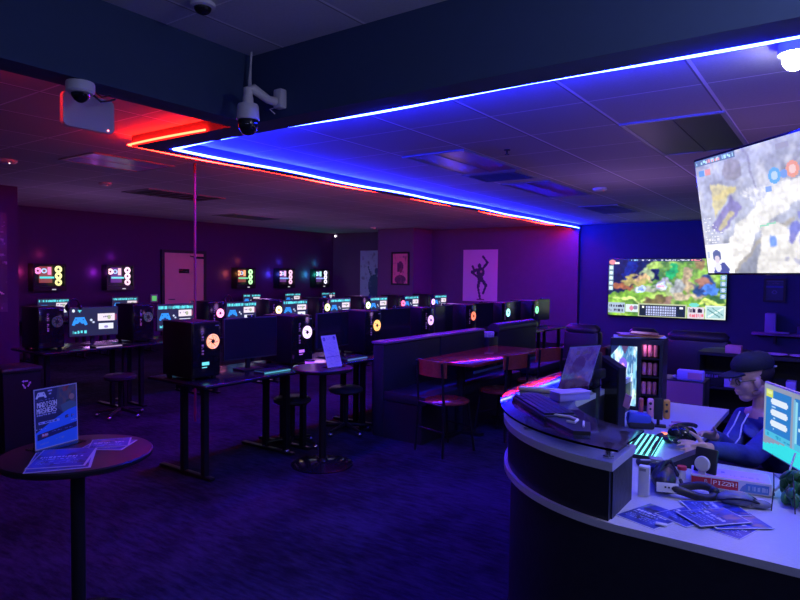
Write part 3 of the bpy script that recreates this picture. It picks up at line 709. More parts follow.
for k, y in enumerate(WY):
    station_desk('black desk against the left wall below the %s wall computer' % WN[k], (-11.55, y, 0), rzl(), L=1.1, D=.8, H=.70)
    monitor('lit monitor with cyan header below the %s wall computer' % WN[k], (-11.5, y, .70), rzl(), lobby_screen(30 + k), 1.0, w=.56, h=.34, zb=.06)
    t = thing('wall_computer', 'black computer case on the left wall glowing %s inside' % WN[k], 'computer', (-11.98, y + .08, 1.47), rzl())
    w, h, dd = .29, .25, .2
    c = MB(); c.b2((-w, -.02, -h), (w, 0, h)); c.b2((-w, -dd, -h), (w, -.02, -h + .09)); c.b2((-w, -dd, h - .03), (w, -.02, h)); c.b2((-w, -dd, -h + .09), (-w + .03, -.02, h - .03)); c.b2((w - .03, -dd, -h + .09), (w, -.02, h - .03))
    c.obj('case', CASE, t)
    A, Bc, Cc, Dd = WP[k]
    for (fx, fz, r, col, s) in ((-.19, .12, .055, A, 1.7), (.17, .15, .06, Bc, 1.7), (.17, .03, .058, Bc, 1.7), (.17, -.09, .058, Bc, 1.5)):
        f = fan_mesh(r).obj('fan', [GLO, BLACK], t, loc=(fx, -.15, fz)); f.color = (*[v * s for v in col], 1)
    mb = MB().b2((-.12, -.06, -.1), (.1, -.03, .2)).obj('motherboard', emat([v * .6 for v in Dd], .5), t)
    p = [( .04 * math.cos(2 * PI * q / 16), 0, .035 * math.sin(2 * PI * q / 16)) for q in range(17)]
    q_ = MB().tube(p, .012, n=6, caps=False).obj('cooler_ring', emat((.4, .6, .9), 1.3), t, loc=(-.05, -.08, .12))
    MB().b2((.02, -.09, .05), (.045, -.06, .19)).b2((.055, -.09, .05), (.07, -.06, .19)).obj('memory_stick', emat(A, 1.1), t)
    MB().b2((-.12, -.16, -.02), (.09, -.05, .015)).obj('graphics_card', emat(Cc, 1.1), t)
    MB().b2((.03, -.204, -h + .02), (.1, -.2, -h + .04)).obj('badge', emat((.7, .7, .8), .8), t)
    g = GL[k]
    for dy, dz, pw in ((-.36, .1, .9), (0, .42, .25)):
        ld = bpy.data.lights.new('case vent glow', 'POINT'); ld.energy = pw * (.9 if k < 3 else 2.2); ld.color = g; ld.shadow_soft_size = .03
        lo = bpy.data.objects.new('case_vent_glow', ld); COL.objects.link(lo); lo.location = (-11.93, y + dy, 1.47 + dz)
t = thing('wall_panel', 'small green lit control panel on the left wall beside the door', 'control panel', (-11.99, 7.73, 1.03), rzl())
MB().b2((-.09, -.02, -.09), (.09, 0, .09), .008).obj('frame', GREYP, t); MB().b2((-.055, -.024, -.055), (.055, -.02, .055)).obj('display', emat((.15, .7, .2), .7), t)

# headsets resting on the second row monitors
for k in (0, 2, 4):
    y = 3.22 + 1.07 * k + .3
    t = thing('headset', 'black headset hanging over the %s side of the %s tower\'s monitor' % ('left', RB[k][1]), 'headset', (-7.0, y, 1.20), rzl() + .2)
    pts = [(.075 * math.cos(a), 0, .085 * math.sin(a)) for a in [PI * q / 12 for q in range(13)]]
    MB().tube(pts, .009, n=8).obj('headband', BLACK, t)
    for s in (-1, 1): MB().ell((s * .075, 0, -.01), (.02, .035, .04)).obj('ear_cup', BLACK, t)

# stools under the front row
def stool(label, loc):
    t = thing('desk_stool', label, 'stool', loc)
    MB().lathe([(0, .41), (.15, .41), (.17, .425), (.17, .45), (.15, .465), (0, .468)]).obj('seat', LEATHER, t)
    MB().tube([(0, 0, .07), (0, 0, .41)], .025).obj('column', DARKMET, t)
    for q in range(5):
        a = 2 * PI * q / 5 + .3; MB().tube([(0, 0, .09), (.24 * math.cos(a), .24 * math.sin(a), .055)], [.022, .014]).ell((.24 * math.cos(a), .24 * math.sin(a), .026), (.026, .026, .026), n=8, m=6, mi=1).obj('foot', [DARKMET, CHROME], t)
    return t
s0 = stool('black round swivel stool tucked under the nearest front row desk', (-4.1, 4.05, 0))
place_copy(s0, (-4.05, 4.75, 0), .7, 'black round swivel stool behind the round table with the slanted sheet')
place_copy(s0, (-6.45, 3.75, 0), 1.2, 'black round swivel stool at the left end of the second desk row')

# ---- lounge: booth, table, chairs, sofas
t = thing('booth_bench', 'dark slate upholstered booth bench with purple top, behind the wood table', 'bench', (-3.64, 5.88, 0))
MB().b2((-.0, -1.05, 0), (.45, 1.05, .36)).obj('base', BLACK, t)
MB().b2((0.0, -1.05, .36), (.5, 0, .46), .02).b2((0, .003, .36), (.5, 1.05, .46), .02).obj('seat_cushion', BOOTH, t)
for s in (0, 1):
    y0 = -1.05 + s * 1.055
    MB().b2((-.14, y0, .0), (.0, y0 + 1.045, .91), .02).obj('backrest', BOOTH, t)
    MB().b2((-.16, y0, .91), (.01, y0 + 1.045, .94), .014).obj('top_trim', BOOTHTOP, t)
t = thing('booth_bench', 'dark booth bench with rounded back farther along, before the last computers', 'bench', (-3.6, 7.84, 0))
MB().b2((0, -.60, 0), (.45, .60, .36)).obj('base', BLACK, t); MB().b2((0, -.60, .36), (.5, .60, .46), .03).obj('seat_cushion', BOOTH, t)
MB().b2((-.16, -.60, 0), (0, .60, .9), .02).obj('backrest', BOOTH, t); MB().tube([(-.08, -.60, .9), (-.08, .60, .9)], .085, n=14).obj('top_roll', LEATHER, t)
o = MB().b2((-.09, -.05, 0), (.09, .05, .07), .01).obj('tissue_box', mat('speckled card', (.6, .5, .7), .6, noise=.9, nscale=60), loc=(-3.68, 7.06, .82), rot=(0, 0, .5)); 
t2 = thing('side_ledge', 'black ledge at the far end of the booth', 'ledge', (-3.70, 7.09, 0)); MB().b2((-.1, -.13, 0), (.1, .13, .82), .01).obj('box', BLACK, t2)
tag(o, 'small white speckled box at the far end of the booth', 'box')
t = thing('dining_table', 'long red brown wooden table in front of the booth', 'table', (-3.14, 6.02, 0))
MB().b2((-.32, -.83, .722), (.31, .83, .75), .006).obj('tabletop', WOODTOP, t)
for y in (-.55, .55):
    MB().tube([(0, y, .03), (0, y, .722)], .045, n=12).b2((-.25, y - .04, 0), (.25, y + .04, .03)).b2((-.04, y - .3, 0), (.04, y + .3, .03)).b2((-.2, y - .03, .69), (.2, y + .03, .722)).obj('leg', DARKMET, t)
o = MB().b2((-.0, -.8, .66), (.012, .8, .685)).obj('edge_rail', mat('teal metal', (.05, .12, .16), .3), t, loc=(.28, 0, 0))
def dchair(label, loc, rz):
    t = thing('dining_chair', label, 'chair', loc, rz)
    MB().lathe([(0, .44), (.19, .44), (.205, .45), (.205, .462), (.19, .47), (0, .472)], n=28).obj('seat', WOODTOP, t)
    bp = []
    for q in range(9):
        u = -1 + q / 4; bp.append((u * .185, -.2 - .035 * (1 - u * u)))
    poly = bp + [(x, y + .014) for x, y in bp[::-1]]
    MB().prism(poly, .70, .84).obj('backrest', CHAIRWOOD, t)
    for s in (-1, 1):
        MB().tube([(s * .16, -.225, .83), (s * .165, -.2, .45), (s * .18, -.22, 0)], .012, n=8).obj('leg', DARKMET, t)
        MB().tube([(s * .14, .13, .45), (s * .17, .19, 0)], .012, n=8).obj('leg', DARKMET, t)
    MB().tube([(-.16, -.2, .45), (.16, -.2, .45)], .01).tube([(-.165, -.21, .22), (.165, -.21, .22)], .008).tube([(-.155, .16, .22), (.155, .16, .22)], .008).obj('stretcher', DARKMET, t)
    return t
c0 = dchair('wooden backed metal chair at the near end of the wood table', (-2.92, 4.84, 0), -.25)
place_copy(c0, (-2.77, 5.62, 0), PI / 2 - .25, 'wooden backed metal chair on the right side of the wood table, nearer one')
place_copy(c0, (-2.72, 6.38, 0), PI / 2 - .4, 'wooden backed metal chair on the right side of the wood table, farther one')
place_copy(c0, (-2.35, 6.75, 0), PI / 2 - .55, 'wooden backed metal chair standing apart behind the farther table chair')
def sofa(label, loc, rz, w, h=.9):
    t = thing('armchair', label, 'armchair', loc, rz)
    MB().b2((-w / 2, -.35, 0), (w / 2, .4, .42), .04).obj('base', LEATHER, t)
    MB().b2((-w / 2, -.42, .1), (w / 2, -.2, h - .08), .05, ).obj('backrest', LEATHER, t)
    MB().tube([(-w / 2 + .03, -.33, h - .09), (-w / 2 + .07, -.33, h - .075), (w / 2 - .07, -.33, h - .075), (w / 2 - .03, -.33, h - .09)], [.06, .09, .09, .06], n=14).obj('headrest', LEATHER, t)
    for s in (-1, 1): MB().b2((s * w / 2 - .09, -.3, .1), (s * w / 2 + .09, .42, .62), .06).obj('armrest', LEATHER, t)
    return t
sofa('black leather armchair with blue lit back facing the wall screen, left one', (-2.95, 8.85, 0), 0, .50, .93)
sofa('black leather armchair facing the wall screen, middle one', (-2.28, 9.4, 0), 0, .4, .88)
sofa('wide black leather armchair facing the wall screen, right one', (-1.52, 9.1, 0), 0, .75, .90)

# ---- big wall screen, posters, shelf
t = thing('wall_television', 'huge wall television showing a green map game scene', 'television', (-3.005, 13.59, 1.39))
MB().b2((-1.15, -.06, -.615), (1.15, 0, .615), .01).obj('housing', GLOSS, t); picture('screen', arena_screen(), 2.27, 1.2, 1.4, t, (0, -.064, 0))
def pframe(label, loc, rz, img, w, h, fr=None, cat='poster', s=0):
    t = thing('wall_poster', label, cat, loc, rz)
    if fr is not None:
        b = .04; f = MB()
        for lo, hi in (((-w / 2 - b, -.03, h / 2), (w / 2 + b, 0, h / 2 + b)), ((-w / 2 - b, -.03, -h / 2 - b), (w / 2 + b, 0, -h / 2)), ((-w / 2 - b, -.03, -h / 2), (-w / 2, 0, h / 2)), ((w / 2, -.03, -h / 2), (w / 2 + b, 0, h / 2))): f.b2(lo, hi)
        f.obj('frame', fr, t)
    MB().b2((-w / 2, -.012, -h / 2), (w / 2, 0, h / 2)).obj('backing', PAPERW, t)
    picture('print', img, w, h, s, t, (0, -.0135, 0)); return t
im = Img(36, 60, (.62, .78, 1.)); dk = (.08, .16, .32)
im.ell(20, 38, 8, 12, dk); im.line(18, 44, 10, 56, 4, dk); im.line(24, 46, 26, 57, 3, dk); im.line(17, 30, 12, 18, 1.6, dk); im.line(22, 28, 30, 16, 3, dk); im.ell(24, 22, 3, 3.4, dk); im.line(5, 58, 30, 58, .9, (.2, .25, .4)); im.mix((im.noise(9, 14, 3) - .6) * 4, (.25, .3, .5))
pframe('pale blue grey poster with a dark leaping figure, half hidden by the pillar', (-10.54, 13.449, 1.49), 0, im, .88, 1.52)
im = Img(30, 46, (1., .28, .42)); dk = (.16, .04, .14)
im.ell(15, 20, 6, 8, dk); im.rect(9, 14, 13, 28, dk); im.ell(15, 40, 11, 7, dk); im.glyphs(7, 4, 24, 7, (.8, .3, .4), 2); im.glyphs(16, 41, 26, 43, (.7, .2, .35), 3); im.ell(16, 26, 3, 4, (.35, .06, .16)); im.mix((im.noise(7, 9, 5) - .6) * 4, (.4, .08, .2))
pframe('small framed pink print with a dark shape on the pillar', (-9.0, 12.599, 1.75), 0, im, .46, .74, BLACK, 'picture')
im = Img(60, 80, (1., .66, .95)); im.mix((im.noise(5, 6, 8) - .5) * 1.5, (.9, .55, .88)); dk = (.07, .04, .14)
im.ell(29, 25, 3, 4, dk); im.ell(31, 35, 7, 8, dk); im.ell(31, 45, 5, 5, dk); im.line(36, 28, 43, 20, 4, dk); im.line(43, 20, 35, 11, 3.4, dk); im.line(25, 31, 16, 35, 5, dk); im.line(17, 36, 26, 42, 3.4, dk); im.line(17, 26, 20, 32, 4, dk)
im.line(29, 48, 27, 58, 5, dk); im.line(27, 58, 31, 76, 3.4, dk); im.line(34, 47, 41, 55, 5, dk); im.line(41, 55, 36, 67, 3.6, dk); im.line(26, 77, 37, 77, 1.6, (.3, .1, .25)); im.ell(32, 34, 1.6, 1.6, (.7, .35, .5))
pframe('large pink poster with a dark dancing figure on the back wall', (-7.225, 13.449, 1.60), 0, im, .94, 1.26)
im = Img(24, 30, (.03, .04, .12)); im.rect(0, 0, 24, 1.5, (.2, .2, .35)); im.rect(0, 8, 24, 11, (.05, .06, .4)); im.ell(12, 18, 4, 3, (.15, .15, .35)); im.ell(12, 18, 2.4, 1.6, (.03, .04, .12)); im.glyphs(3, 3, 20, 5, (.3, .1, .25), 3)
pframe('small dark framed picture on the blue wall above the shelf', (-1.07, 13.599, 1.39), 0, im, .28, .36, DARKMET, 'picture')
t = thing('wall_shelf', 'narrow shelf on the blue wall with a purple box standing on it', 'shelf', (-.55, 13.6, .6))
MB().b2((-.85, -.25, -.05), (.95, 0, 0), .005).obj('board', mat('shelf board', (.3, .15, .4), .5), t); MB().b2((-.5, -.2, -.2), (-.46, 0, -.05)).b2((.5, -.2, -.2), (.54, 0, -.05)).obj('bracket', BLACK, t)
o = MB().b2((-.09, -.1, 0), (.09, .1, .37), .02).obj('standing_box', PURPLEP, loc=(-1.1, 13.45, .6)); tag(o, 'upright lilac box standing on the wall shelf', 'box')
o = MB().b2((-.16, -.1, 0), (.16, .1, .03), .01).obj('flat_box', PURPLEP, loc=(-.95, 13.38, .6)); tag(o, 'flat lilac case lying before the upright box on the shelf', 'case')
for x, h_ in ((-.6, .14), (-.38, .1)):
    o = MB().b2((-.08, -.08, 0), (.08, .08, h_), .01).obj('small_box', mat('dim blue card', (.08, .08, .25), .5), loc=(x, 13.45, .6)); tag(o, 'small dark blue box on the wall shelf, %s one' % ('taller' if h_ > .12 else 'lower'), 'box')
# mural streaks panel on the wall block at the left
im = Img(90, 90, (.09, .02, .10)); im.mix((im.noise(5, 5, 4) - .45) * 3, (.14, .05, .17)); im.line(48, 42, 88, 74, 1.4, (1., .6, .7)); im.line(60, 18, 74, 60, 1., (.5, .25, .5)); im.ell(78, 22, 8, 5, (.18, .1, .24)); im.mix(np.where((im.X > 55), (im.noise(30, 26, 9) - .68) * 8, 0), (.4, .2, .45))
for k in range(5): im.line(62 + k * 2, 40 + k * 3, 80 - k, 80, .7, (.2, .08, .2))
pframe('dark mural print with thin diagonal pink streaks on the left wall block', (-9.349, 2.9, 1.70), rzl(), im, 1.8, 1.35)

# ---- bins at the left edge
def bin_(label, loc, lid):
    t = thing('recycling_bin' if lid is None else 'litter_bin', label, 'bin', loc, 0)
    MB().lathe([(.17, 0), (.19, .02), (.22, .70), (.225, .72)], n=4, rot=(0, 0, PI / 4)).obj('body', BLACK, t)
    MB().b2((-.17, -.17, .70), (.17, .17, .75), .02).obj('lid', lid or BLACK, t); return t
t = bin_('black recycling bin with a white arrows symbol left of the computer rows', (-5.98, 2.48, 0), None)
s = MB()
for q in range(3):
    a = 2 * PI * q / 3 + PI / 2
    p0 = Vector((math.cos(a), 0, math.sin(a))) * .045; tt = Vector((-math.sin(a), 0, math.cos(a)))
    s.box(tuple(p0 + tt * .0), (.055, .004, .02), rot=(0, -(a + PI / 2), 0))
    tip = p0 + tt * .045; u = p0.normalized()
    vs = [s.bm.verts.new(tip + u * .022 - tt * .012), s.bm.verts.new(tip - u * .022 - tt * .012), s.bm.verts.new(tip + tt * .02)]
    s.bm.faces.new(vs)
rs = s.obj('recycling_symbol', mat('white printed mark', (.8, .75, .9), .5), t, loc=(.157, .03, .60), rot=(0, 0, PI / 2)); rs.scale = (.55, 1, .55)
bin_('litter bin with a pinkish lid at the left edge', (-6.5, 2.05, 0), PINK)

# ================================================================ ROUND TABLES, SIGNS, FLYERS
def cafe(label, loc, r, H, rb=.26):
    t = thing('cafe_table', label, 'table', loc)
    MB().lathe([(0, H - .028), (r - .01, H - .028), (r, H - .02), (r, H - .006), (r - .006, H), (0, H)], n=56).obj('tabletop', mat('black table laminate', (.012, .009, .012), .35) if 'black table laminate' not in bpy.data.materials else bpy.data.materials['black table laminate'], t)
    MB().tube([(0, 0, .02), (0, 0, H - .028)], .03, n=18).obj('column', DARKMET, t)
    MB().lathe([(0, 0), (.26, 0), (.26, .008), (.2, .02), (.05, .035), (.035, .06), (0, .06)], n=40).obj('base', GLOSS, t); return t
cafe('black round pedestal table at the left with flyers and an event sign', (-2.73, 1.385, 0), .31, .80)
cafe('black round pedestal table in mid floor with a slanted information sheet', (-3.52, 3.83, 0), .25, .82)
def sign(label, loc, rz, img, w, h, lean, name='sign_holder'):
    t = thing(name, label, 'sign', loc, rz)
    MB().b2((-w / 2 - .004, -.05, 0), (w / 2 + .004, .06, .003)).obj('foot', ACRYL, t)
    MB().box((0, .003 + h / 2 * math.sin(lean), .003 + h / 2 * math.cos(lean)), (w + .008, .003, h + .006), rot=(-lean, 0, 0)).obj('sheet_holder', ACRYL, t)
    picture('printed_sheet', img, w, h, 0, t, (0, h / 2 * math.sin(lean) - .001, .003 + h / 2 * math.cos(lean)), (-lean, 0, 0)); return t
sign('upright event poster in a clear stand with gamepad logo on the left round table', (-2.90, 1.38, .80), PI / 2 + .20, poster_pad(), .215, .27, .03)
sign('slanted lilac information sheet in a clear stand on the mid floor table', (-3.45, 3.9, .82), PI / 2 - .02, info_sheet(), .18, .27, .30)
FG = 'flyers on the left round table'
def paper(label, loc, rz, img, w, h, group=None, name='flyer'):
    o = picture(name, img, w, h, 0, None, loc, (-PI / 2, 0, rz)); 
    md = o.modifiers.new('thick', 'SOLIDIFY'); md.thickness = .0015
    return tag(o, label, 'flyer', group)
for j, (x, y, rz, zz, fw, fh) in enumerate(((-2.66, 1.285, 1.00, 0, .24, .30), (-2.68, 1.30, .90, .003, .22, .28), (-2.73, 1.53, .62, 0, .19, .17), (-2.745, 1.545, .95, .003, .17, .15))):
    paper(('lowest flyer of the near pair, its corner at the table edge', 'upper flyer of the near pair in front of the sign', 'lower flyer of the pair right of the sign', 'upper flyer of the pair right of the sign')[j], (x, y, .802 + zz), rz, flyer(60 + j), fw, fh, FG)
# ================================================================ RECEPTION COUNTER
CX, CY, RX, RY = -.55, 2.95, .75, .93      # the curve is a quarter ellipse
RO = 0.
def arc(r, a0, a1, n=30): return [(CX + (RX + r) * math.cos(math.radians(a0 + (a1 - a0) * k / n)), CY + (RY + r) * math.sin(math.radians(a0 + (a1 - a0) * k / n))) for k in range(n + 1)]
def Lshape(out, inn, yend, xend, curve_in=True):
    """plan of the L counter: outer offset from RO, depth inwards"""
    r = RO + out
    outer = [(xend, CY - RY - r)] + arc(r, 270, 180) + [(CX - RX - r, yend)]
    return outer, r
rec = thing('reception_counter', 'curved black reception counter with grey laminate tops at the right', 'counter', (0, 0, 0))
outer, r = Lshape(0, 0, 4.25, 1.6)
MB().prism(outer + [(-.55, 4.25), (-.55, 3.12), (-.43, 2.97), (1.6, 2.97)], .775, .80).obj('worktop', LAMIN, rec)
outer, r = Lshape(-.03, 0, 4.22, 1.58); inner, r2 = Lshape(-.06, 0, 4.22, 1.58)
MB().prism(outer + inner[::-1], .06, .775).obj('front_panel', COUNTERB, rec)
outer, r = Lshape(-.02, 0, 4.23, 1.59); inner, r2 = Lshape(-.08, 0, 4.23, 1.59)
MB().prism(outer + inner[::-1], 0, .06).obj('plinth', LAMIN, rec)
XE = -.60
def cut(pts):
    out = []
    for i, p in enumerate(pts):
        if p[0] <= XE: out.append(p)
    return out
def annulus(ro, ri, xend, yend):
    a_, b_ = arc(ro, 270, 180, 60), arc(ri, 180, 270, 60)
    return [(xend, a_[0][1])] + [p for p in a_ if p[0] < xend - .004] + [(CX - RX - ro, yend), (CX - RX - ri, yend)] + [p for p in b_ if p[0] < xend - .004] + [(xend, b_[-1][1])]
MB().prism(annulus(RO - .015, RO - .04, -.605, 3.9), .80, .972).b2((-.625, CY - RY + .04, .80), (-.6, CY - RY + .27, .972)).prism([(x, y) for x, y in annulus(RO - .25, RO - .27, -.605, 3.9)], .80, .972).obj('riser_panel', COUNTERB, rec)
MB().prism(annulus(RO + .005, RO - .27, -.59, 3.92), .972, 1.0).obj('ledge_top', LAMIN, rec)
MB().b2((1.54, 2.1, 0), (1.58, 2.95, .775)).obj('end_panel', COUNTERB, rec)
MB().prism(annulus(RO + .02, RO - .30, -.57, 3.45), 1.042, 1.05).obj('glass_shelf', GLASS, rec)
for x, y in ((-.62, CY - RY + .05), (-.62, CY - RY + .235), (-.99, 2.26), (-1.19, 2.56), (-1.26, 3.2), (-1.06, 3.2)):
    MB().lathe([(.018, 0), (.018, .006), (.012, .008), (.012, .036), (.018, .038), (.018, .042)], n=16).obj('standoff', CHROME, rec, loc=(x, y, 1.0))

# things on the glass shelf
keyboard('black full size keyboard with dark keys on the curved glass shelf', (-1.0, 2.42, 1.051), -.82, (.0, .0, .02), w=.40, edge=False)
t = thing('cable_tray', 'black tray with a folded pale cable lying on the glass shelf', 'tray', (-.80, 2.21, 1.05), -.55)
MB().prism([(-.14, -.03), (.1, -.07), (.13, -.02), (.02, .07), (-.12, .05)], 0, .014).obj('tray', BLACK, t)
MB().tube([(-.12, .0, .02), (-.05, .035, .022), (.0, .03, .022), (.03, -.01, .022), (.0, -.02, .022)], .005, n=6).tube([(.02, .04, .02), (.08, -.01, .02)], .004, n=6).obj('cable', CABLEW, t)
o = MB().box((0, 0, .009), (.25, .04, .016), .003).box((.02, 0, .019), (.20, .03, .003)).obj('long_box', mat('cream card', (.62, .6, .5), .5), loc=(-1.14, 2.79, 1.05), rot=(0, 0, .12)); tag(o, 'long cream coloured box lying across the glass shelf', 'box')
t = thing('shoe_box', 'low lilac box behind the long cream box on the ledge', 'box', (-.985, 2.70, 1.05), 1.05)
MB().box((0, 0, .016), (.17, .07, .032), .003).obj('body', mat('lilac blue card', (.3, .25, .75), .45), t); MB().box((0, 0, .036), (.175, .075, .008), .003).obj('lid', PURPLEP, t)
im = Img(40, 46, (.8, .4, 1.)); im.mix((im.noise(6, 7, 4) - .45) * 4, (.55, .16, .7)); im.mix((im.noise(9, 9, 14) - .6) * 5, (1., .45, .8)); im.ell(22, 20, 8, 9, (.5, .14, .55)); im.glyphs(6, 5, 30, 9, (.7, .35, .6), 3); im.rect(0, 0, 1.5, 46, (.7, .6, .95)); im.rect(0, 0, 40, 1.5, (.7, .6, .95))
sign('leaning acrylic menu holder with purple picture on the glass shelf', (-1.075, 2.99, 1.05), -2.0, im, .21, .225, .33)
# arm stand
t = thing('screen_stand', 'black upright stand with side arm behind the acrylic menu', 'stand', (-1.04, 3.22, .80))
MB().b2((-.05, -.05, 0), (.05, .05, .012)).tube([(0, 0, 0), (0, 0, .40)], .024, n=12).obj('post', BLACK, t)
MB().b2((-.16, -.02, .245), (.0, .02, .275), .004).obj('side_arm', BLACK, t)
MB().box((-.01, .0, .36), (.07, .05, .1), .008).box((.0, 0, .30), (.09, .06, .05), .008).obj('bracket', BLACK, t)
t = thing('desktop_computer', 'tall black computer with sloping top behind the counter ledge', 'computer', (-1.0, 3.33, .80), -.45)
mt = Euler((PI / 2, 0, 0)).to_matrix().to_4x4()
MB().prism([(-.062, 0), (.062, 0), (.062, .325), (-.062, .375)], -.05, .0, m=mt).obj('case', BLACK, t)
MB().prism([(-.052, .02), (.052, .02), (.052, .31), (-.052, .35)], 0, .003, m=mt).obj('side_panel', GLOSS, t)
# small drinks fridge
t = thing('mini_fridge', 'small black drinks fridge with glowing art side on the counter', 'fridge', (-1.02, 3.98, .80), .12)
c = MB(); W, D, Hh = .15, .13, .43
c.b2((-W, -D, 0), (W, D, .03)); c.b2((-W, -D, Hh - .03), (W, D, Hh)); c.b2((-W, D - .02, .03), (W, D, Hh - .03)); c.b2((-W, -D, .03), (-W + .02, D - .02, Hh - .03)); c.b2((W - .02, -D, .03), (W, D - .02, Hh - .03)); c.b2((.01, -D, .03), (.03, D - .02, Hh - .03)); c.b2((-W, -D, .03), (.01, -D + .01, Hh - .03))
c.obj('cabinet', BLACK, t)
MB().b2((.03, -D + .01, .20), (W - .02, D - .02, .21)).b2((.03, -D + .01, .31), (W - .02, D - .02, .32)).obj('inner_shelf', DARKMET, t)
im = Img(30, 56, (.25, .6, .8)); n = im.noise(10, 5, 5, 3); im.mix((n - .45) * 5, (.75, .9, .95)); im.mix((im.noise(8, 9, 9, 3) - .5) * 5, (.06, .2, .45)); im.ell(14, 18, 5, 7, (.2, .12, .75)); im.ell(14, 20, 2, 4, (.8, .35, .8)); im.mix(np.where(im.Y > 28, (im.noise(9, 12, 17, 3) - .5) * 5, 0), (.6, .85, .55)); im.poly([(0, 0), (10, 0), (0, 10)], (.01, .02, .1)); im.poly([(12, 0), (20, 0), (16, 8)], (.1, .05, .15))
for x in (4, 24, 26): im.line(x, 4, x - 2, 54, .7, (.05, .1, .3))
picture('lit_art_panel', im, .15, .36, 1.3, t, (-W + .08, -D - .002, .205))
MB().b2((.03, -D - .006, .02), (W - .006, -D, Hh - .02)).obj('glass_door', GLASS, t) if False else None
ld = bpy.data.lights.new('fridge shelf light', 'POINT'); ld.energy = .12; ld.color = (1, .5, .8); ld.shadow_soft_size = .02
lo = bpy.data.objects.new('fridge_shelf_light', ld); COL.objects.link(lo); lo.location = (-.95, 3.86, 1.19)
can0 = None; n = 0
for zi, (z, cs) in enumerate(((.325, 3), (.215, 3), (.10, 3))):
    for i in range(cs):
        nm = ('top', 'middle', 'lower')[zi]; pl = ('left', 'centre', 'right')[i]
        cm = (mat('pink can paint', (.8, .25, .45), .35) if can0 is None else can0.data.materials[0])
        loc = (-1.02 + .052 + .030 * i, 3.98 - .085 + .01 * i, .80 + z - (.0))
        if can0 is None:
            can0 = MB().lathe([(0, 0), (.012, 0), (.0135, .004), (.0135, .066), (.010, .074), (0, .074)], n=14).obj('drink_can', cm); o = can0
        else:
            o = can0.copy(); COL.objects.link(o)
        o.location = loc; tag(o, 'pink drink can in the small fridge, %s shelf, %s one' % (nm, pl), 'can', 'drink cans in the small fridge')
t_ = MB().b2((.02, -.11, .09), (.14, .1, .10)).obj('inner_shelf', DARKMET, t)
t = thing('paper_pile', 'untidy pile of orange and cream papers on the small fridge', 'papers', (-1.02, 3.97, 1.232), .2)
for j, (dx, rz, w_, m_) in enumerate(((0, .1, .3, PAPERW), (.01, -.15, .24, ORANGE), (-.02, .3, .2, PINK), (.03, .0, .16, CHAIRWOOD))):
    MB().box((dx, 0, .004 + j * .007), (w_, .16, .005), rot=(.0, .02 * (j - 1), rz)).obj('sheet', m_, t)
# cabinet behind, with maroon front
t = thing('low_cabinet', 'black low cabinet with a flat maroon panel behind the counter', 'cabinet', (-.91, 4.72, 0), .03)
MB().b2((-.16, -.1, 0), (.155, .15, .89), .005).obj('body', COUNTERB, t); MB().b2((-.148, -.108, .735), (.145, -.1, .882)).obj('upper_panel', MAROON, t); MB().b2((-.148, -.106, .50), (.145, -.1, .73)).obj('lower_panel', mat('dark plum panel', (.08, .03, .08), .4), t)
t = thing('console_box', 'small lilac and pink product box on the maroon fronted cabinet', 'box', (-.85, 4.68, .89), .05)
MB().box((0, 0, .035), (.17, .08, .07), .008).obj('carton', PURPLEP, t); MB().box((.03, -.041, .035), (.09, .002, .045)).obj('printed_label', PINK, t); MB().ell((-.1, 0, .015), (.02, .02, .015)).obj('knob', GREYP, t)
# bookcase farther back
t = thing('bookcase', 'low black open bookcase holding game boxes behind the seated person', 'shelf', (-.3, 6.4, 0))
c = MB(); c.b2((-.78, -.18, 0), (.9, .18, .03)); c.b2((-.78, .16, .03), (.9, .18, .93)); c.b2((-.78, -.18, .90), (.9, .16, .93)); 
for x in (-.78, -.22, .34, .88): c.b2((x, -.18, .03), (x + .02, .16, .90))
c.obj('carcass', BLACK, t)
for z in (.30, .60): MB().b2((-.76, -.17, z), (.88, .16, z + .02)).obj('shelf_board', BLACK, t)
for lab, x0, x1, z0, z1, m_ in (('pink and lilac game box, upper shelf of the bookcase', -.86, -.735, .80, .865, PINK), ('purple game box with orange picture, middle of the bookcase', -.86, -.74, .62, .72, PURPLEP), ('small purple card in the right part of the bookcase', -.385, -.31, .70, .80, PURPLEP),
                                ('white edged booklet lying low in the bookcase', -1.03, -.93, .32, .345, PAPERW)):
    o = MB().b2((x0, 6.26, z0), (x1, 6.4, z1), .004).obj('game_box', m_); tag(o, lab, 'box')
    if 'upper' in lab: o.location.z = -.18 + .0
for o in list(bpy.data.objects):
    if o.name.startswith('game_box'):
        lab = o['label']
        if 'upper' in lab: o.location.z = .62 - .80 + .0; o.location.z = .13
        if 'right part' in lab: o.location.z = -.08
for k, (x, s) in enumerate(((-.47, 1.), (-.30, .8))):
    o = MB().lathe([(0, 0), (.05, 0), (.09, .012), (.088, .016), (.04, .006), (0, .006)], n=24, sx=s).obj('dish', mat('lilac dish', (.6, .3, .7), .4), loc=(x, 6.35, .93)); tag(o, 'shallow lilac dish on top of the bookcase, %s one' % ('left' if k == 0 else 'right'), 'dish')
im = Img(44, 8, (.01, .01, .02)); im.glyphs(1, 1, 43, 7, (.32, .16, .5), 12, .2)
t = thing('dark_case', 'black case with purple lettering in the bookcase', 'case', (-.96, 6.26, .62)); MB().b2((-.1, 0, 0), (.09, .12, .13), .01).obj('shell', BLACK, t); picture('lettering', im, .17, .035, 0, t, (-.005, -.002, .09))
cafe('glossy black round side table beyond the counter, catching white light', (-.92, 7.0, 0), .24, .88)

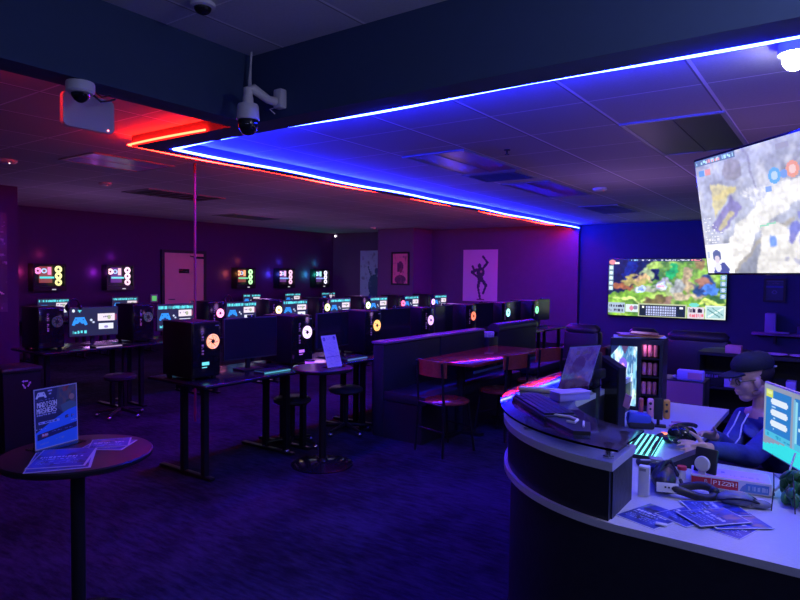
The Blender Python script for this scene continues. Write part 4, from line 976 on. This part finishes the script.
# ================================================================ THINGS ON THE WORKTOP
Z = .8005
keyboard('small keyboard with bright cyan backlight on the worktop beside the ledge', (-.745, 3.03, Z), PI / 2 + .1, (.35, 1.9, 1.9), w=.42, edge=True, gap=.010, kz=.021)
k_ = bpy.data.objects['keyboard']
t = thing('pen_box', 'narrow white carton standing against the ledge end', 'box', (-.575, 2.36, Z), .1)
MB().box((0, 0, .055), (.038, .03, .11), .003).obj('carton', PAPERW, t); MB().box((-.004, -.0155, .098), (.022, .001, .01)).obj('print', GREYP, t)
t = thing('camera_bag', 'black soft bag with a white tag beside the white carton', 'bag', (-.535, 2.485, Z), .2)
MB().ell((0, 0, .04), (.045, .09, .04)).ell((.0, .06, .055), (.035, .05, .03)).ell((-.02, .13, .03), (.05, .05, .03)).obj('body', LEATHER, t)
MB().tube([(-.03, -.06, .05), (0, 0, .1), (.02, .1, .08), (.05, .16, .01)], .008, n=6).tube([(.02, -.07, .02), (.07, 0, .01), (.06, .1, .01)], .007, n=6).obj('strap', BLACK, t)
MB().box((.015, -.098, .035), (.075, .004, .034), .0015, rot=(-.35, 0, .15)).obj('tag', PAPERW, t)
for q in range(4): MB().box((-.004 + q * .012, -.1015, .037), (.006, .001, .006), rot=(-.35, 0, .15)).obj('printed_mark', BLACK, t)
MB().box((-.03, .09, .085), (.05, .035, .008), .002, rot=(.1, .1, .3)).obj('pale_badge', GREYP, t)
t = thing('switch_dongle', 'dark gadget with pale edge behind the camera bag', 'gadget', (-.66, 2.74, Z), .5)
MB().box((0, 0, .012), (.08, .045, .024), .008).obj('body', BLACK, t); MB().box((0, -.0, .025), (.05, .012, .003)).obj('pale_edge', PAPERW, t)
# black strap ring (headset band)
t = thing('head_strap', 'thick black padded head strap ring on the worktop', 'strap', (-.44, 2.46, Z), .4)
pts = [(.085 * math.cos(a), .045 * math.sin(a), .018 + .012 * math.sin(a * 2)) for a in [2 * PI * q / 28 for q in range(29)]]
MB().tube(pts, .015, n=10).obj('band', LEATHER, t); MB().ell((.085, 0, .02), (.018, .02, .02)).obj('buckle', BLACK, t)
# phone stand
t = thing('card_reader', 'black card reader on a round white stand', 'card reader', (-.42, 2.62, Z), -.25)
MB().lathe([(0, 0), (.035, 0), (.035, .004), (.012, .008), (0, .008)], n=20).box((0, -.014, .04), (.028, .01, .08), .003).box((0, -.006, .003), (.04, .03, .006), .002).obj('stand', WHITEP, t)
MB().lathe([(0, -.004), (.026, -.004), (.03, 0), (.026, .006), (0, .006)], c=(0, -.012, .085), rot=(PI / 2 - .2, 0, 0), n=24).obj('holder_disc', WHITEP, t)
MB().box((0, .018, .085), (.085, .016, .11), .006, rot=(-.18, 0, 0)).obj('reader', BLACK, t)
t = thing('small_bottle', 'little white tub with a red lid behind the card reader', 'tub', (-.505, 2.66, Z)); MB().lathe([(0, 0), (.016, 0), (.016, .035), (0, .035)], n=16).obj('tub', PAPERW, t); MB().lathe([(0, .035), (.018, .035), (.018, .048), (0, .05)], n=16).obj('lid', REDP, t)
t = thing('tablet', 'dark folded tablet cover standing like a tent on the worktop', 'tablet', (-.53, 2.87, Z), .1)
MB().prism([(-.07, 0), (.07, 0), (.07, .012), (.05, .07)], -.05, .06, m=Euler((PI / 2, 0, 0)).to_matrix().to_4x4()).obj('cover', BLACK, t)
# pizza box
t = thing('pizza_box', 'flat white pizza carton with red and blue lettering on the worktop', 'box', (-.335, 2.665, Z), .16)
MB().box((0, 0, .024), (.27, .13, .046), .003).obj('carton', PAPERW, t)
im = Img(130, 22, (.75, .75, .95), 2); im.rect(34, 2, 78, 20, (.6, .03, .06)); im.text(24, 6, '& PIZZA!', 1.45, (.85, .8, .9)); im.rect(0, 2, 33, 20, (.6, .03, .06)); im.text(36, 6, 'PIZZA!', 1.2, (.85, .8, .9))
im.rect(34, 2, 78, 20, (.6, .03, .06)); im.text(37, 5.5, 'PIZZA!', 1.15, (1, 1, 1)); im.text(37.5, 5.5, 'PIZZA!', 1.15, (1, 1, 1)); im.text(22, 5.5, '&', 1.15, (1, 1, 1)); im.poly([(80, 20), (84, 10), (92, 3), (96, 20)], (.2, .3, .75)); im.rect(90, 3, 127, 20, (.12, .3, .75)); im.glyphs(94, 7, 124, 16, (.5, .65, .95), 5, .15)
picture('front_print', im, .264, .042, 0, t, (0, -.0662, .024))
im = Img(60, 28, (.55, .4, .85)); im.glyphs(4, 8, 26, 13, (.15, .1, .6), 2); im.rect(1, 1, 59, 2, (.75, .4, .7)); im.line(6, 18, 50, 22, 2, (.7, .3, .6)); im.glyphs(30, 15, 54, 20, (.4, .25, .8), 8); im.rect(0, 26, 60, 28, (.7, .3, .5))
picture('top_print', im, .262, .122, 0, t, (0, 0, .0475), (-PI / 2, 0, 0))
# flyers on worktop
for lab, x, y, rz, w_, h_, zz, sd in (('dark blue flyer with a yellow green corner, left of the worktop flyers', -.50, 2.17, -.35, .15, .2, 0, 81), ('blue flyer partly under the black strap', -.40, 2.24, -.5, .13, .18, .002, 82),
                                      ('blue flyer with pale edges lying crosswise, topmost at the back', -.34, 2.36, -1.0, .13, .19, .006, 83), ('blue flyer in the middle of the fanned pile', -.33, 2.26, -.75, .13, .19, .009, 84),
                                      ('blue flyer at the right end of the fanned pile', -.27, 2.28, -.9, .13, .19, .004, 85), ('blue and white flyer sticking out at the front right of the pile', -.26, 2.22, -.3, .1, .15, .0, 86)):
    paper(lab, (x, y, Z + .001 + zz), rz, flyer(sd, sd == 81), w_, h_, 'blue flyers on the reception worktop')
o = MB().box((0, 0, .003), (.035, .02, .004), .001).obj('price_tag', PAPERW, loc=(-.455, 2.10, Z + .0035), rot=(0, 0, .1)); tag(o, 'tiny white tag on the dark blue flyer near the counter edge', 'tag')
# clear headset liner
t = thing('face_gasket', 'grey see through goggle liner with black cords on the worktop', 'goggles', (-.27, 2.47, Z), .3)
gm = mat('smoky plastic', (.2, .22, .28), .2)
MB().ell((-.02, 0, .022), (.06, .042, .026)).ell((.055, -.01, .014), (.036, .024, .014)).obj('shell', gm, t)
MB().tube([(.07 * math.cos(a) - .01, .04 * math.sin(a), .012 + .022 * math.sin(a) ** 2) for a in [2 * PI * q / 20 for q in range(21)]], .004, n=6).tube([(-.05, -.03, .02), (-.01, 0, .042), (.02, .04, .012)], .004, n=6).tube([(-.06, .02, .02), (.0, .01, .042), (.05, -.03, .02)], .004, n=6).obj('cord', BLACK, t)
# green wrapped bundle
t = thing('snack_bag', 'bundle of green crinkled wrappers in a dark net at the right edge', 'bag', (-.07, 2.58, Z), .2)
b_ = MB(); rr = random.Random(5)
for q in range(46): b_.ell((rr.uniform(-.08, .12), rr.uniform(-.09, .09), .02 + rr.random() ** 1.5 * .08), (rr.uniform(.02, .038), rr.uniform(.012, .025), rr.uniform(.008, .018)), rot=(rr.random() * 3, rr.random() * 3, rr.random() * 3), n=10, m=6)
w_ = b_.obj('wrappers', GREEN, t)
n_ = MB()
for q in range(4): n_.tube([(-.13 + .07 * q, -.09, .002), (-.12 + .06 * q, -.05, .07), (-.11 + .06 * q, .04, .10), (-.10 + .07 * q, .09, .002)], .0022, n=5)
n_.obj('net', BLACK, t)
o = MB().tube([(0, 0, 0), (.05, .06, .06), (.06, .1, .1), (.07, .14, .14)], .004, n=6).obj('monitor_cable', CABLEW, loc=(-.2, 2.62, Z + .004)); tag(o, 'grey cable rising from the worktop to the blue screen monitor', 'cable')
# joy controllers in holder
t = thing('game_console', 'handheld game console with pink and orange side grips on its stand', 'game console', (-.79, 3.50, Z), .25)
MB().b2((-.04, -.02, 0), (.04, .03, .01), .003).tube([(0, 0, 0), (0, 0, .05)], .008).obj('stand', BLACK, t)
MB().b2((-.022, -.008, .04), (.022, .008, .155), .003).obj('centre', BLACK, t)
for s, m_ in ((-1, mat('pink grip', (1., .4, .55), .4)), (1, ORANGE)):
    MB().b2((min(s * .023, s * .058), -.012, .045), (max(s * .023, s * .058), .012, .152), .012, seg=3).obj('grip', m_, t)
    MB().ell((s * .04, -.013, .125 if s < 0 else .09), (.008, .006, .008), n=10, m=6).ell((s * .04, -.013, .095 if s < 0 else .125), (.006, .004, .006), n=10, m=6).obj('thumb_stick', BLACK, t)
MB().b2((-.10, -.012, .05), (-.075, .012, .15), .01, seg=3).obj('spare_grip', mat('red grip', (.6, .12, .12), .4), t)
t = thing('blue_case', 'blue and black glossy case left of the handheld console', 'case', (-.87, 3.42, Z), .4)
MB().box((0, 0, .045), (.12, .08, .07), .02, rot=(0, .15, 0)).obj('upper_shell', BLUEP, t); MB().box((.01, 0, .018), (.13, .09, .036), .012).obj('lower_shell', BLACK, t)
t = thing('gaming_mouse', 'dark mouse with glowing orange mark beside the cyan keyboard', 'mouse', (-.70, 3.24, Z), .8)
MB().ell((0, 0, .015), (.045, .028, .02)).obj('shell', BLACK, t); MB().box((.0, -.012, .033), (.028, .012, .003), rot=(.3, 0, .3)).box((.0, .01, .034), (.02, .006, .003)).obj('lit_mark', emat((1., .25, .1), 2.), t)
t = thing('game_controller', 'dark controller with a small amber light near the hands', 'controller', (-.645, 3.2, Z), .2)
MB().ell((-.03, 0, .015), (.022, .03, .014)).ell((.03, 0, .015), (.022, .03, .014)).box((0, .005, .016), (.06, .035, .02), .006).obj('shell', BLACK, t); MB().box((.02, -.012, .028), (.006, .02, .002)).obj('lit_mark', emat((1, .5, .25), 1.5), t)
t = thing('cable_coil', 'loose coil of mauve cable behind the controller', 'cable', (-.68, 3.48, Z))
MB().tube([((.05 + .008 * math.sin(q)) * math.cos(q * .8), .06 * math.sin(q * .8), .006 + .0015 * q) for q in range(20)], .005, n=6).obj('coil', mat('mauve cable', (.6, .25, .5), .4), t)
o = MB().b2((-.02, -.002, 0), (.02, .002, .07)).obj('sticky_note', PINK, loc=(-.90, 3.33, .95), rot=(0, .25, -.45)); o.location = (-.895, 3.262, .93); tag(o, 'pink paper strip stuck on the sloping computer', 'note')

# monitor at the right edge (screen towards the camera side)
yaw = -1.048
t = thing('monitor', 'silver edged monitor with a blue chat window at the right edge', 'monitor', (-.267 + .5 * .25, 3.076 - .866 * .25, Z), yaw)
w_, h_, zb = .5, .30, .062
MB().b2((-w_ / 2, 0, zb), (w_ / 2, .014, zb + h_), .004).box((0, .02, zb + h_ / 2), (.22, .02, .16), .01).obj('housing', SILVER, t)
picture('screen', chat_screen(), w_ - .016, h_ - .014, .95, t, (0, -.0015, zb + h_ / 2))
MB().b2((-.02, .03, .01), (.02, .042, zb + .12)).box((0, .04, .005), (.18, .13, .01), .003).obj('foot', SILVER, t)

# hanging television
yaw = -.819; tl = -.17
t = thing('hanging_television', 'large tilted television hanging from the ceiling showing a pale game scene', 'television', (-.62, 3.832, 1.63), yaw)
w_, h_ = 1.12, .62
rotm = (-tl * -1, 0, 0)
tv = MB(); tv.b2((-.012, 0, -.012), (w_ + .012, .05, h_ + .012), .006); ho = tv.obj('housing', GLOSS, t, rot=(.17, 0, 0))
picture('screen', pale_screen(), w_, h_, 1.15, t, (w_ / 2, -.002 * math.cos(.17) - h_ / 2 * math.sin(.17), h_ / 2 * math.cos(.17) - .0005), (.17, 0, 0))
MB().tube([(w_ / 2, .10, h_ * .6), (w_ / 2, .10, ZC - 1.63)], .02, n=10).b2((w_ / 2 - .1, .04 - .06, h_ * .5), (w_ / 2 + .1, .12, h_ * .66)).obj('ceiling_mount', BLACK, t)

# ================================================================ PERSON
person = thing('person', 'seated person in a dark cap, glasses and navy hoodie holding a black headset', 'person', (-.30, 3.85, 0))
PO = Vector((-.30, 3.85, 0))
def voxel(o, size, smooth=6):
    o.modifiers.new('r', 'REMESH').mode = 'VOXEL'; o.modifiers[0].voxel_size = size
    s = o.modifiers.new('s', 'SMOOTH'); s.iterations = smooth; s.factor = .5
    dg = bpy.context.evaluated_depsgraph_get(); me = bpy.data.meshes.new_from_object(o.evaluated_get(dg)); o.modifiers.clear()
    mats = list(o.data.materials); o.data = me
    me.materials.clear()
    for m_ in mats: me.materials.append(m_)
    me.polygons.foreach_set('use_smooth', [True] * len(me.polygons))
F = Vector((-.813, -.582, 0)); Lf = Vector((.582, -.813, 0)); U = Vector((0, 0, 1))
pit = math.radians(14)
Fh = (F * math.cos(pit) - U * math.sin(pit)); Uh = (U * math.cos(pit) + F * math.sin(pit))
HC = Vector((-.388, 3.756, 1.07))
def hp(f, l, u): return HC + Fh * f + Lf * l + Uh * u - PO
RM = Matrix((Fh, Lf, Uh)).transposed()      # local f,l,u -> world
HR = RM.to_euler()
b = MB()
b.ell(hp(-.018, 0, .035), (.098, .074, .085), rot=HR, n=28, m=18)      # skull
b.ell(hp(.022, 0, -.015), (.068, .058, .085), rot=HR, n=24, m=16)     # face
b.ell(hp(.042, 0, -.084), (.038, .034, .030), rot=HR)                # chin
b.ell(hp(.0, 0, -.055), (.062, .055, .045), rot=HR)                    # jaw
b.tube([hp(.082, 0, .03), hp(.108, 0, -.012), hp(.088, 0, -.022)], [.009, .014, .010])   # nose
b.ell(hp(.080, 0, -.046), (.016, .024, .010), rot=HR); b.ell(hp(.078, 0, -.060), (.016, .022, .010), rot=HR)   # lips
b.ell(hp(.075, 0, .028), (.018, .045, .012), rot=HR)                   # brow
for s in (-1, 1):
    b.ell(hp(.010, s * .074, -.010), (.018, .010, .029), rot=HR); b.ell(hp(.014, s * .072, -.032), (.009, .009, .013), rot=HR)     # ears
    b.ell(hp(.055, s * .038, -.02), (.025, .018, .022), rot=HR)          # cheeks
def W(x, y, z): return Vector((x, y, z)) - PO
neckb = W(-.33, 3.80, .90)
b.tube([hp(-.03, 0, -.04), hp(-.045, 0, -.10), neckb, neckb + Vector((.01, .01, -.05))], [.052, .048, .055, .08], n=16)
SL, SR = W(-.225, 3.665, .85), W(-.42, 3.90, .835)
EL, ER = W(-.33, 3.27, .775), W(-.47, 3.60, .72)
WL, WR = W(-.480, 3.060, .838), W(-.488, 3.262, .85)
PV = W(-.18, 4.0, .47)
# torso, arms under the cloth
b.tube([PV, W(-.22, 3.95, .62), W(-.30, 3.86, .78), W(-.33, 3.82, .86)], [.13, .115, .12, .09], n=16)
b.tube([SR, W(-.33, 3.80, .87), SL], [.05, .07, .05], n=12)
b.tube([SL, EL, WL], [.048, .037, .024], n=14); b.tube([SR, ER, WR], [.048, .037, .024], n=14)
for hx in (W(-.50, 3.75, .50), W(-.34, 3.60, .50)): b.tube([PV + Vector((0, 0, -.0)), hx, hx + Vector((0, 0, -.42))], [.085, .07, .04], n=12)
# hands with five fingers each
def hand(wr, pdir, up, side, curl, sc=1.):
    pdir = pdir.normalized(); n = up - pdir * up.dot(pdir); n.normalize(); sd = pdir.cross(n).normalized() * side
    pc = wr + pdir * .042 * sc
    E = Matrix((pdir, sd, n)).transposed().to_euler()
    b.ell(pc, (.046 * sc, .036 * sc, .016 * sc), rot=E); b.tube([wr - pdir * .02, wr + pdir * .03 * sc], [.022 * sc, .024 * sc], n=12)
    for i, (o, ln, sp) in enumerate(((.027, .062, .16), (.010, .070, .05), (-.008, .066, -.05), (-.025, .052, -.16))):
        p = pc + pdir * .034 * sc + sd * o * sc; d1 = (pdir + sd * sp).normalized(); pts = [p - d1 * .02]; a = 0
        for q, fr in enumerate((.42, .32, .26)):
            a += curl[q]; dd = (d1 * math.cos(a) - n * math.sin(a)); p = p + dd * ln * fr * sc; pts.append(p)
        pts.insert(1, pc + pdir * .034 * sc + sd * o * sc)
        b.tube(pts, [.0085 * sc, .0085 * sc, .0078 * sc, .007 * sc, .0055 * sc], n=10)
    tb = wr + pdir * .018 * sc + sd * .026 * sc
    d1 = (pdir * .55 + sd * .8 + n * .25).normalized(); p1 = tb + d1 * .032 * sc; d2 = (pdir * .8 + sd * .5 + n * .15).normalized(); p2 = p1 + d2 * .027 * sc; p3 = p2 + d2 * .02 * sc
    b.tube([wr + pdir * .01, tb, p1, p2, p3], [.012 * sc, .013 * sc, .010 * sc, .009 * sc, .0065 * sc], n=10)
hand(WL, Vector((-.75, -.66, .10)), Vector((.45, -.35, .55)), 1, (.15, .25, .25), .92)
hand(WR, Vector((-.55, -.75, .25)), Vector((.1, .75, .6)), -1, (.35, .4, .4), .92)
body = b.obj('body', SKIN, person); voxel(body, .0042, 4)
# clothing
c = MB()
c.tube([PV, W(-.22, 3.95, .62), W(-.30, 3.86, .77), W(-.32, 3.82, .86), W(-.33, 3.81, .895)], [.15, .13, .128, .10, .066], n=20)
c.tube([SR, W(-.32, 3.80, .85), SL], [.055, .078, .058], n=14)
c.tube([SL, SL.lerp(EL, .5), EL, EL.lerp(WL, .6), EL.lerp(WL, .93)], [.066, .058, .052, .044, .034], n=16)
c.tube([SR, SR.lerp(ER, .5), ER, ER.lerp(WR, .6), ER.lerp(WR, .93)], [.066, .058, .052, .044, .034], n=16)
c.ell(W(-.27, 3.84, .91), (.09, .09, .045), rot=(.2, .2, 0)); c.ell(W(-.31, 3.86, .935), (.07, .07, .03))
for f_, z_ in ((.0, .0), (.05, -.06)): c.ell(W(-.37 + f_, 3.70 + f_, .80 + z_), (.05, .07, .018), rot=(.3, .5, .2))
ho = c.obj('hoodie', NAVY, person); voxel(ho, .006, 3)
tr = MB()
for hx in (W(-.50, 3.75, .50), W(-.34, 3.60, .50)): tr.tube([PV, hx, hx + Vector((0, 0, -.40))], [.1, .085, .055], n=14)
tr.obj('trousers', BLACK, person)
for hx in (W(-.50, 3.75, .06), W(-.34, 3.60, .06)): MB().ell(hx + Vector((-.03, -.03, -.015)), (.085, .05, .04), rot=(0, 0, .6)).obj('shoe', BLACK, person)
ds = MB(); q0 = W(-.46, 3.70, .87)
ds.tube([W(-.425, 3.675, .905), W(-.445, 3.625, .84), W(-.47, 3.60, .79), W(-.455, 3.57, .765)], .004, n=6); ds.tube([W(-.385, 3.665, .90), W(-.405, 3.6, .85), W(-.41, 3.57, .79), W(-.43, 3.53, .755)], .004, n=6); ds.obj('drawstring', CORD, person)
# cap
cp = MB()
cp.lathe([(.090, .0), (.094, .02), (.090, .045), (.074, .07), (.045, .086), (.015, .091), (0, .092)], n=32, sx=1.16, sy=.92)
cp.lathe([(0, .09), (.008, .095), (0, .099)], n=8)
vs = list(cp.bm.verts)
bmesh.ops.transform(cp.bm, matrix=Matrix.Translation(hp(-.022, 0, .052)) @ Matrix.Rotation(-.06, 4, 'X') @ RM.to_4x4(), verts=vs)
cp.obj('cap', CAPM, person)
br = MB(); poly = []
for q in range(13):
    a = -PI / 2 + PI * q / 12; poly.append((.075 + .085 * math.cos(a), .068 * math.sin(a)))
poly += [(.06, .072), (.07, .03), (.075, 0), (.07, -.03), (.06, -.072)][0:5]
br.prism(poly, -.004, .004); bm_ = br.bm
for v in bm_.verts: v.co.z -= v.co.y ** 2 * 3.2 + (v.co.x - .07) * .16
bmesh.ops.transform(bm_, matrix=Matrix.Translation(hp(.0, 0, .062)) @ RM.to_4x4(), verts=list(bm_.verts)); br.obj('cap_brim', CAPM, person)
MB().ell(hp(-.118, .035, .045), (.012, .003, .006), rot=HR, n=8, m=5).obj('cap_badge', PAPERW, person)
# hair at the nape and temple
hr = MB(); hr.ell(hp(-.040, 0, .028), (.084, .0785, .066), rot=HR)
hr.obj('hair', mat('dark brown hair', (.025, .015, .012), .7), person)
bd = MB()
bd.ell(hp(.038, 0, -.084), (.038, .033, .022), rot=HR)
for s in (-1, 1): bd.ell(hp(.012, s * .05, -.062), (.025, .008, .016), rot=HR)
bd.obj('stubble', mat('stubble', (.45, .25, .22), .8), person)
gl = MB()
for s in (-1, 1):
    ctr = (.088, s * .032, .008); gl.tube([hp(ctr[0] + .0, ctr[1] + .021 * math.cos(a), ctr[2] + .016 * math.sin(a)) for a in [2 * PI * q / 18 for q in range(19)]], .0022, n=6)
    gl.tube([hp(.088, s * .053, .012), hp(.05, s * .068, .012), hp(.012, s * .078, .010)], .0022, n=6)
gl.tube([hp(.09, -.012, .012), hp(.09, .012, .012)], .002, n=6); gl.obj('glasses', BLACK, person)
for s in (-1, 1):
    e = MB().ell(hp(.074, s * .03, .010), (.008, .011, .008), rot=HR, n=14, m=10).obj('eye', PAPERW, person); MB().ell(hp(.081, s * .03, .009), (.003, .005, .005), rot=HR, n=10, m=6).obj('pupil', BLACK, e)
# what the hands hold
t = thing('vr_headset', 'black rounded headset held in the person\'s hands above the worktop', 'headset', (-.59, 3.12, .866), .5)
MB().ell((0, 0, 0), (.062, .05, .045)).ell((-.035, .0, .0), (.035, .05, .04)).obj('shell', GLOSS, t)
MB().tube([(.05 * math.cos(a) + .01, .06 * math.sin(a) + .02, .03 + .01 * math.cos(a)) for a in [PI * q / 12 for q in range(13)]], .01, n=8).obj('head_band', BLACK, t)
MB().ell((-.055, -.025, -.02), (.004, .004, .004), n=8, m=5).ell((-.035, -.045, -.02), (.004, .004, .004), n=8, m=5).obj('sensor', emat((.7, .9, 1), .8), t)
# chair the person sits on
t = thing('office_chair', 'black office chair under the seated person', 'chair', (-.17, 4.0, 0), .62)
MB().box((0, 0, .36), (.42, .42, .07), .03).obj('seat', LEATHER, t); MB().box((.2, .08, .62), (.06, .34, .42), .03).obj('backrest', LEATHER, t); MB().tube([(0, 0, .07), (0, 0, .33)], .025).obj('column', DARKMET, t)
for q in range(5):
    a = 2 * PI * q / 5; MB().tube([(0, 0, .09), (.25 * math.cos(a), .25 * math.sin(a), .05)], [.022, .016]).ell((.25 * math.cos(a), .25 * math.sin(a), .025), (.025, .025, .025), n=8, m=6).obj('foot', DARKMET, t)

# ================================================================ LIGHT
def area(name, loc, rot, sx, sy, power, col, spread=PI):
    l = bpy.data.lights.new(name, 'AREA'); l.shape = 'RECTANGLE'; l.size = sx; l.size_y = sy; l.energy = power; l.color = col; l.spread = spread
    o = bpy.data.objects.new(name, l); COL.objects.link(o); o.location = loc; o.rotation_euler = rot; return o
w = bpy.data.worlds.new('world'); S.world = w; w.use_nodes = True
w.node_tree.nodes['Background'].inputs[0].default_value = (.12, .16, .6, 1); w.node_tree.nodes['Background'].inputs[1].default_value = .10
l = bpy.data.lights.new('spot lamp', 'SPOT'); l.energy = 46; l.color = (.74, .62, 1.); l.spot_size = 2.7; l.spot_blend = .8; l.shadow_soft_size = .05
o = bpy.data.objects.new('spot_lamp', l); COL.objects.link(o); o.location = (-.2, 3.62, 2.66); o.rotation_euler = (-.25, 0, 0)
def point(name, loc, power, col, r=.12):
    l = bpy.data.lights.new(name, 'POINT'); l.energy = power; l.color = col; l.shadow_soft_size = r
    o = bpy.data.objects.new(name, l); COL.objects.link(o); o.location = loc; return o
# added unseen fill points behind the camera and out right, no fixtures
point('near_fill', (.7, -1.0, 2.1), 26, (.42, .48, 1.)); point('near_fill', (-1.3, -1.6, 2.2), 15, (.36, .36, 1.)); point('near_fill', (.45, 2.1, 2.72), 34, (.66, .66, 1.))
# added fill points standing in for the glow of screens and cases
for x, y, pw in ((-9.2, 5.0, 13), (-9.2, 8.3, 13), (-9.2, 11.2, 9), (-5.75, 6.2, 7), (-5.75, 9.6, 7)):
    point('room_fill', (x, y, 1.35), pw, (.56, .24, .80), .15)
point('violet_fill', (-2.0, 7.4, 1.7), 12, (.62, .34, 1.), .2); point('violet_fill', (-.4, 5.2, 1.75), 8, (.62, .34, 1.), .2)  # added violet fill to lift the ceiling of the blue zone
point('room_fill', (-2.6, 11.0, 1.6), 3, (.1, .1, 1.), .2)  # added blue fill point towards the back wall
# ================================================================ CAMERA
f_ = 621.6
Yc = np.array([445, -20, f_]); Yc = Yc / np.linalg.norm(Yc)
Xc = -np.array([-870, -36, f_]); Xc = Xc - Yc * Xc.dot(Yc); Xc /= np.linalg.norm(Xc); Zc = np.cross(Xc, Yc)
M3 = np.array([Xc, Yc, Zc])
right = M3 @ np.array([1, 0, 0]); up = M3 @ np.array([0, -1, 0]); back = M3 @ np.array([0, 0, -1])
cd = bpy.data.cameras.new('camera'); cam = bpy.data.objects.new('camera', cd); COL.objects.link(cam)
mw = Matrix(((right[0], up[0], back[0], 0), (right[1], up[1], back[1], 0), (right[2], up[2], back[2], 1.6), (0, 0, 0, 1)))
cam.matrix_world = mw
cd.sensor_width = 36; cd.lens = f_ / 800 * 36; cd.clip_start = .05
S.camera = cam
S.view_settings.view_transform = 'Standard'; S.view_settings.look = 'None'; S.view_settings.gamma = 1; S.view_settings.exposure = 0; S.view_settings.use_curve_mapping = False
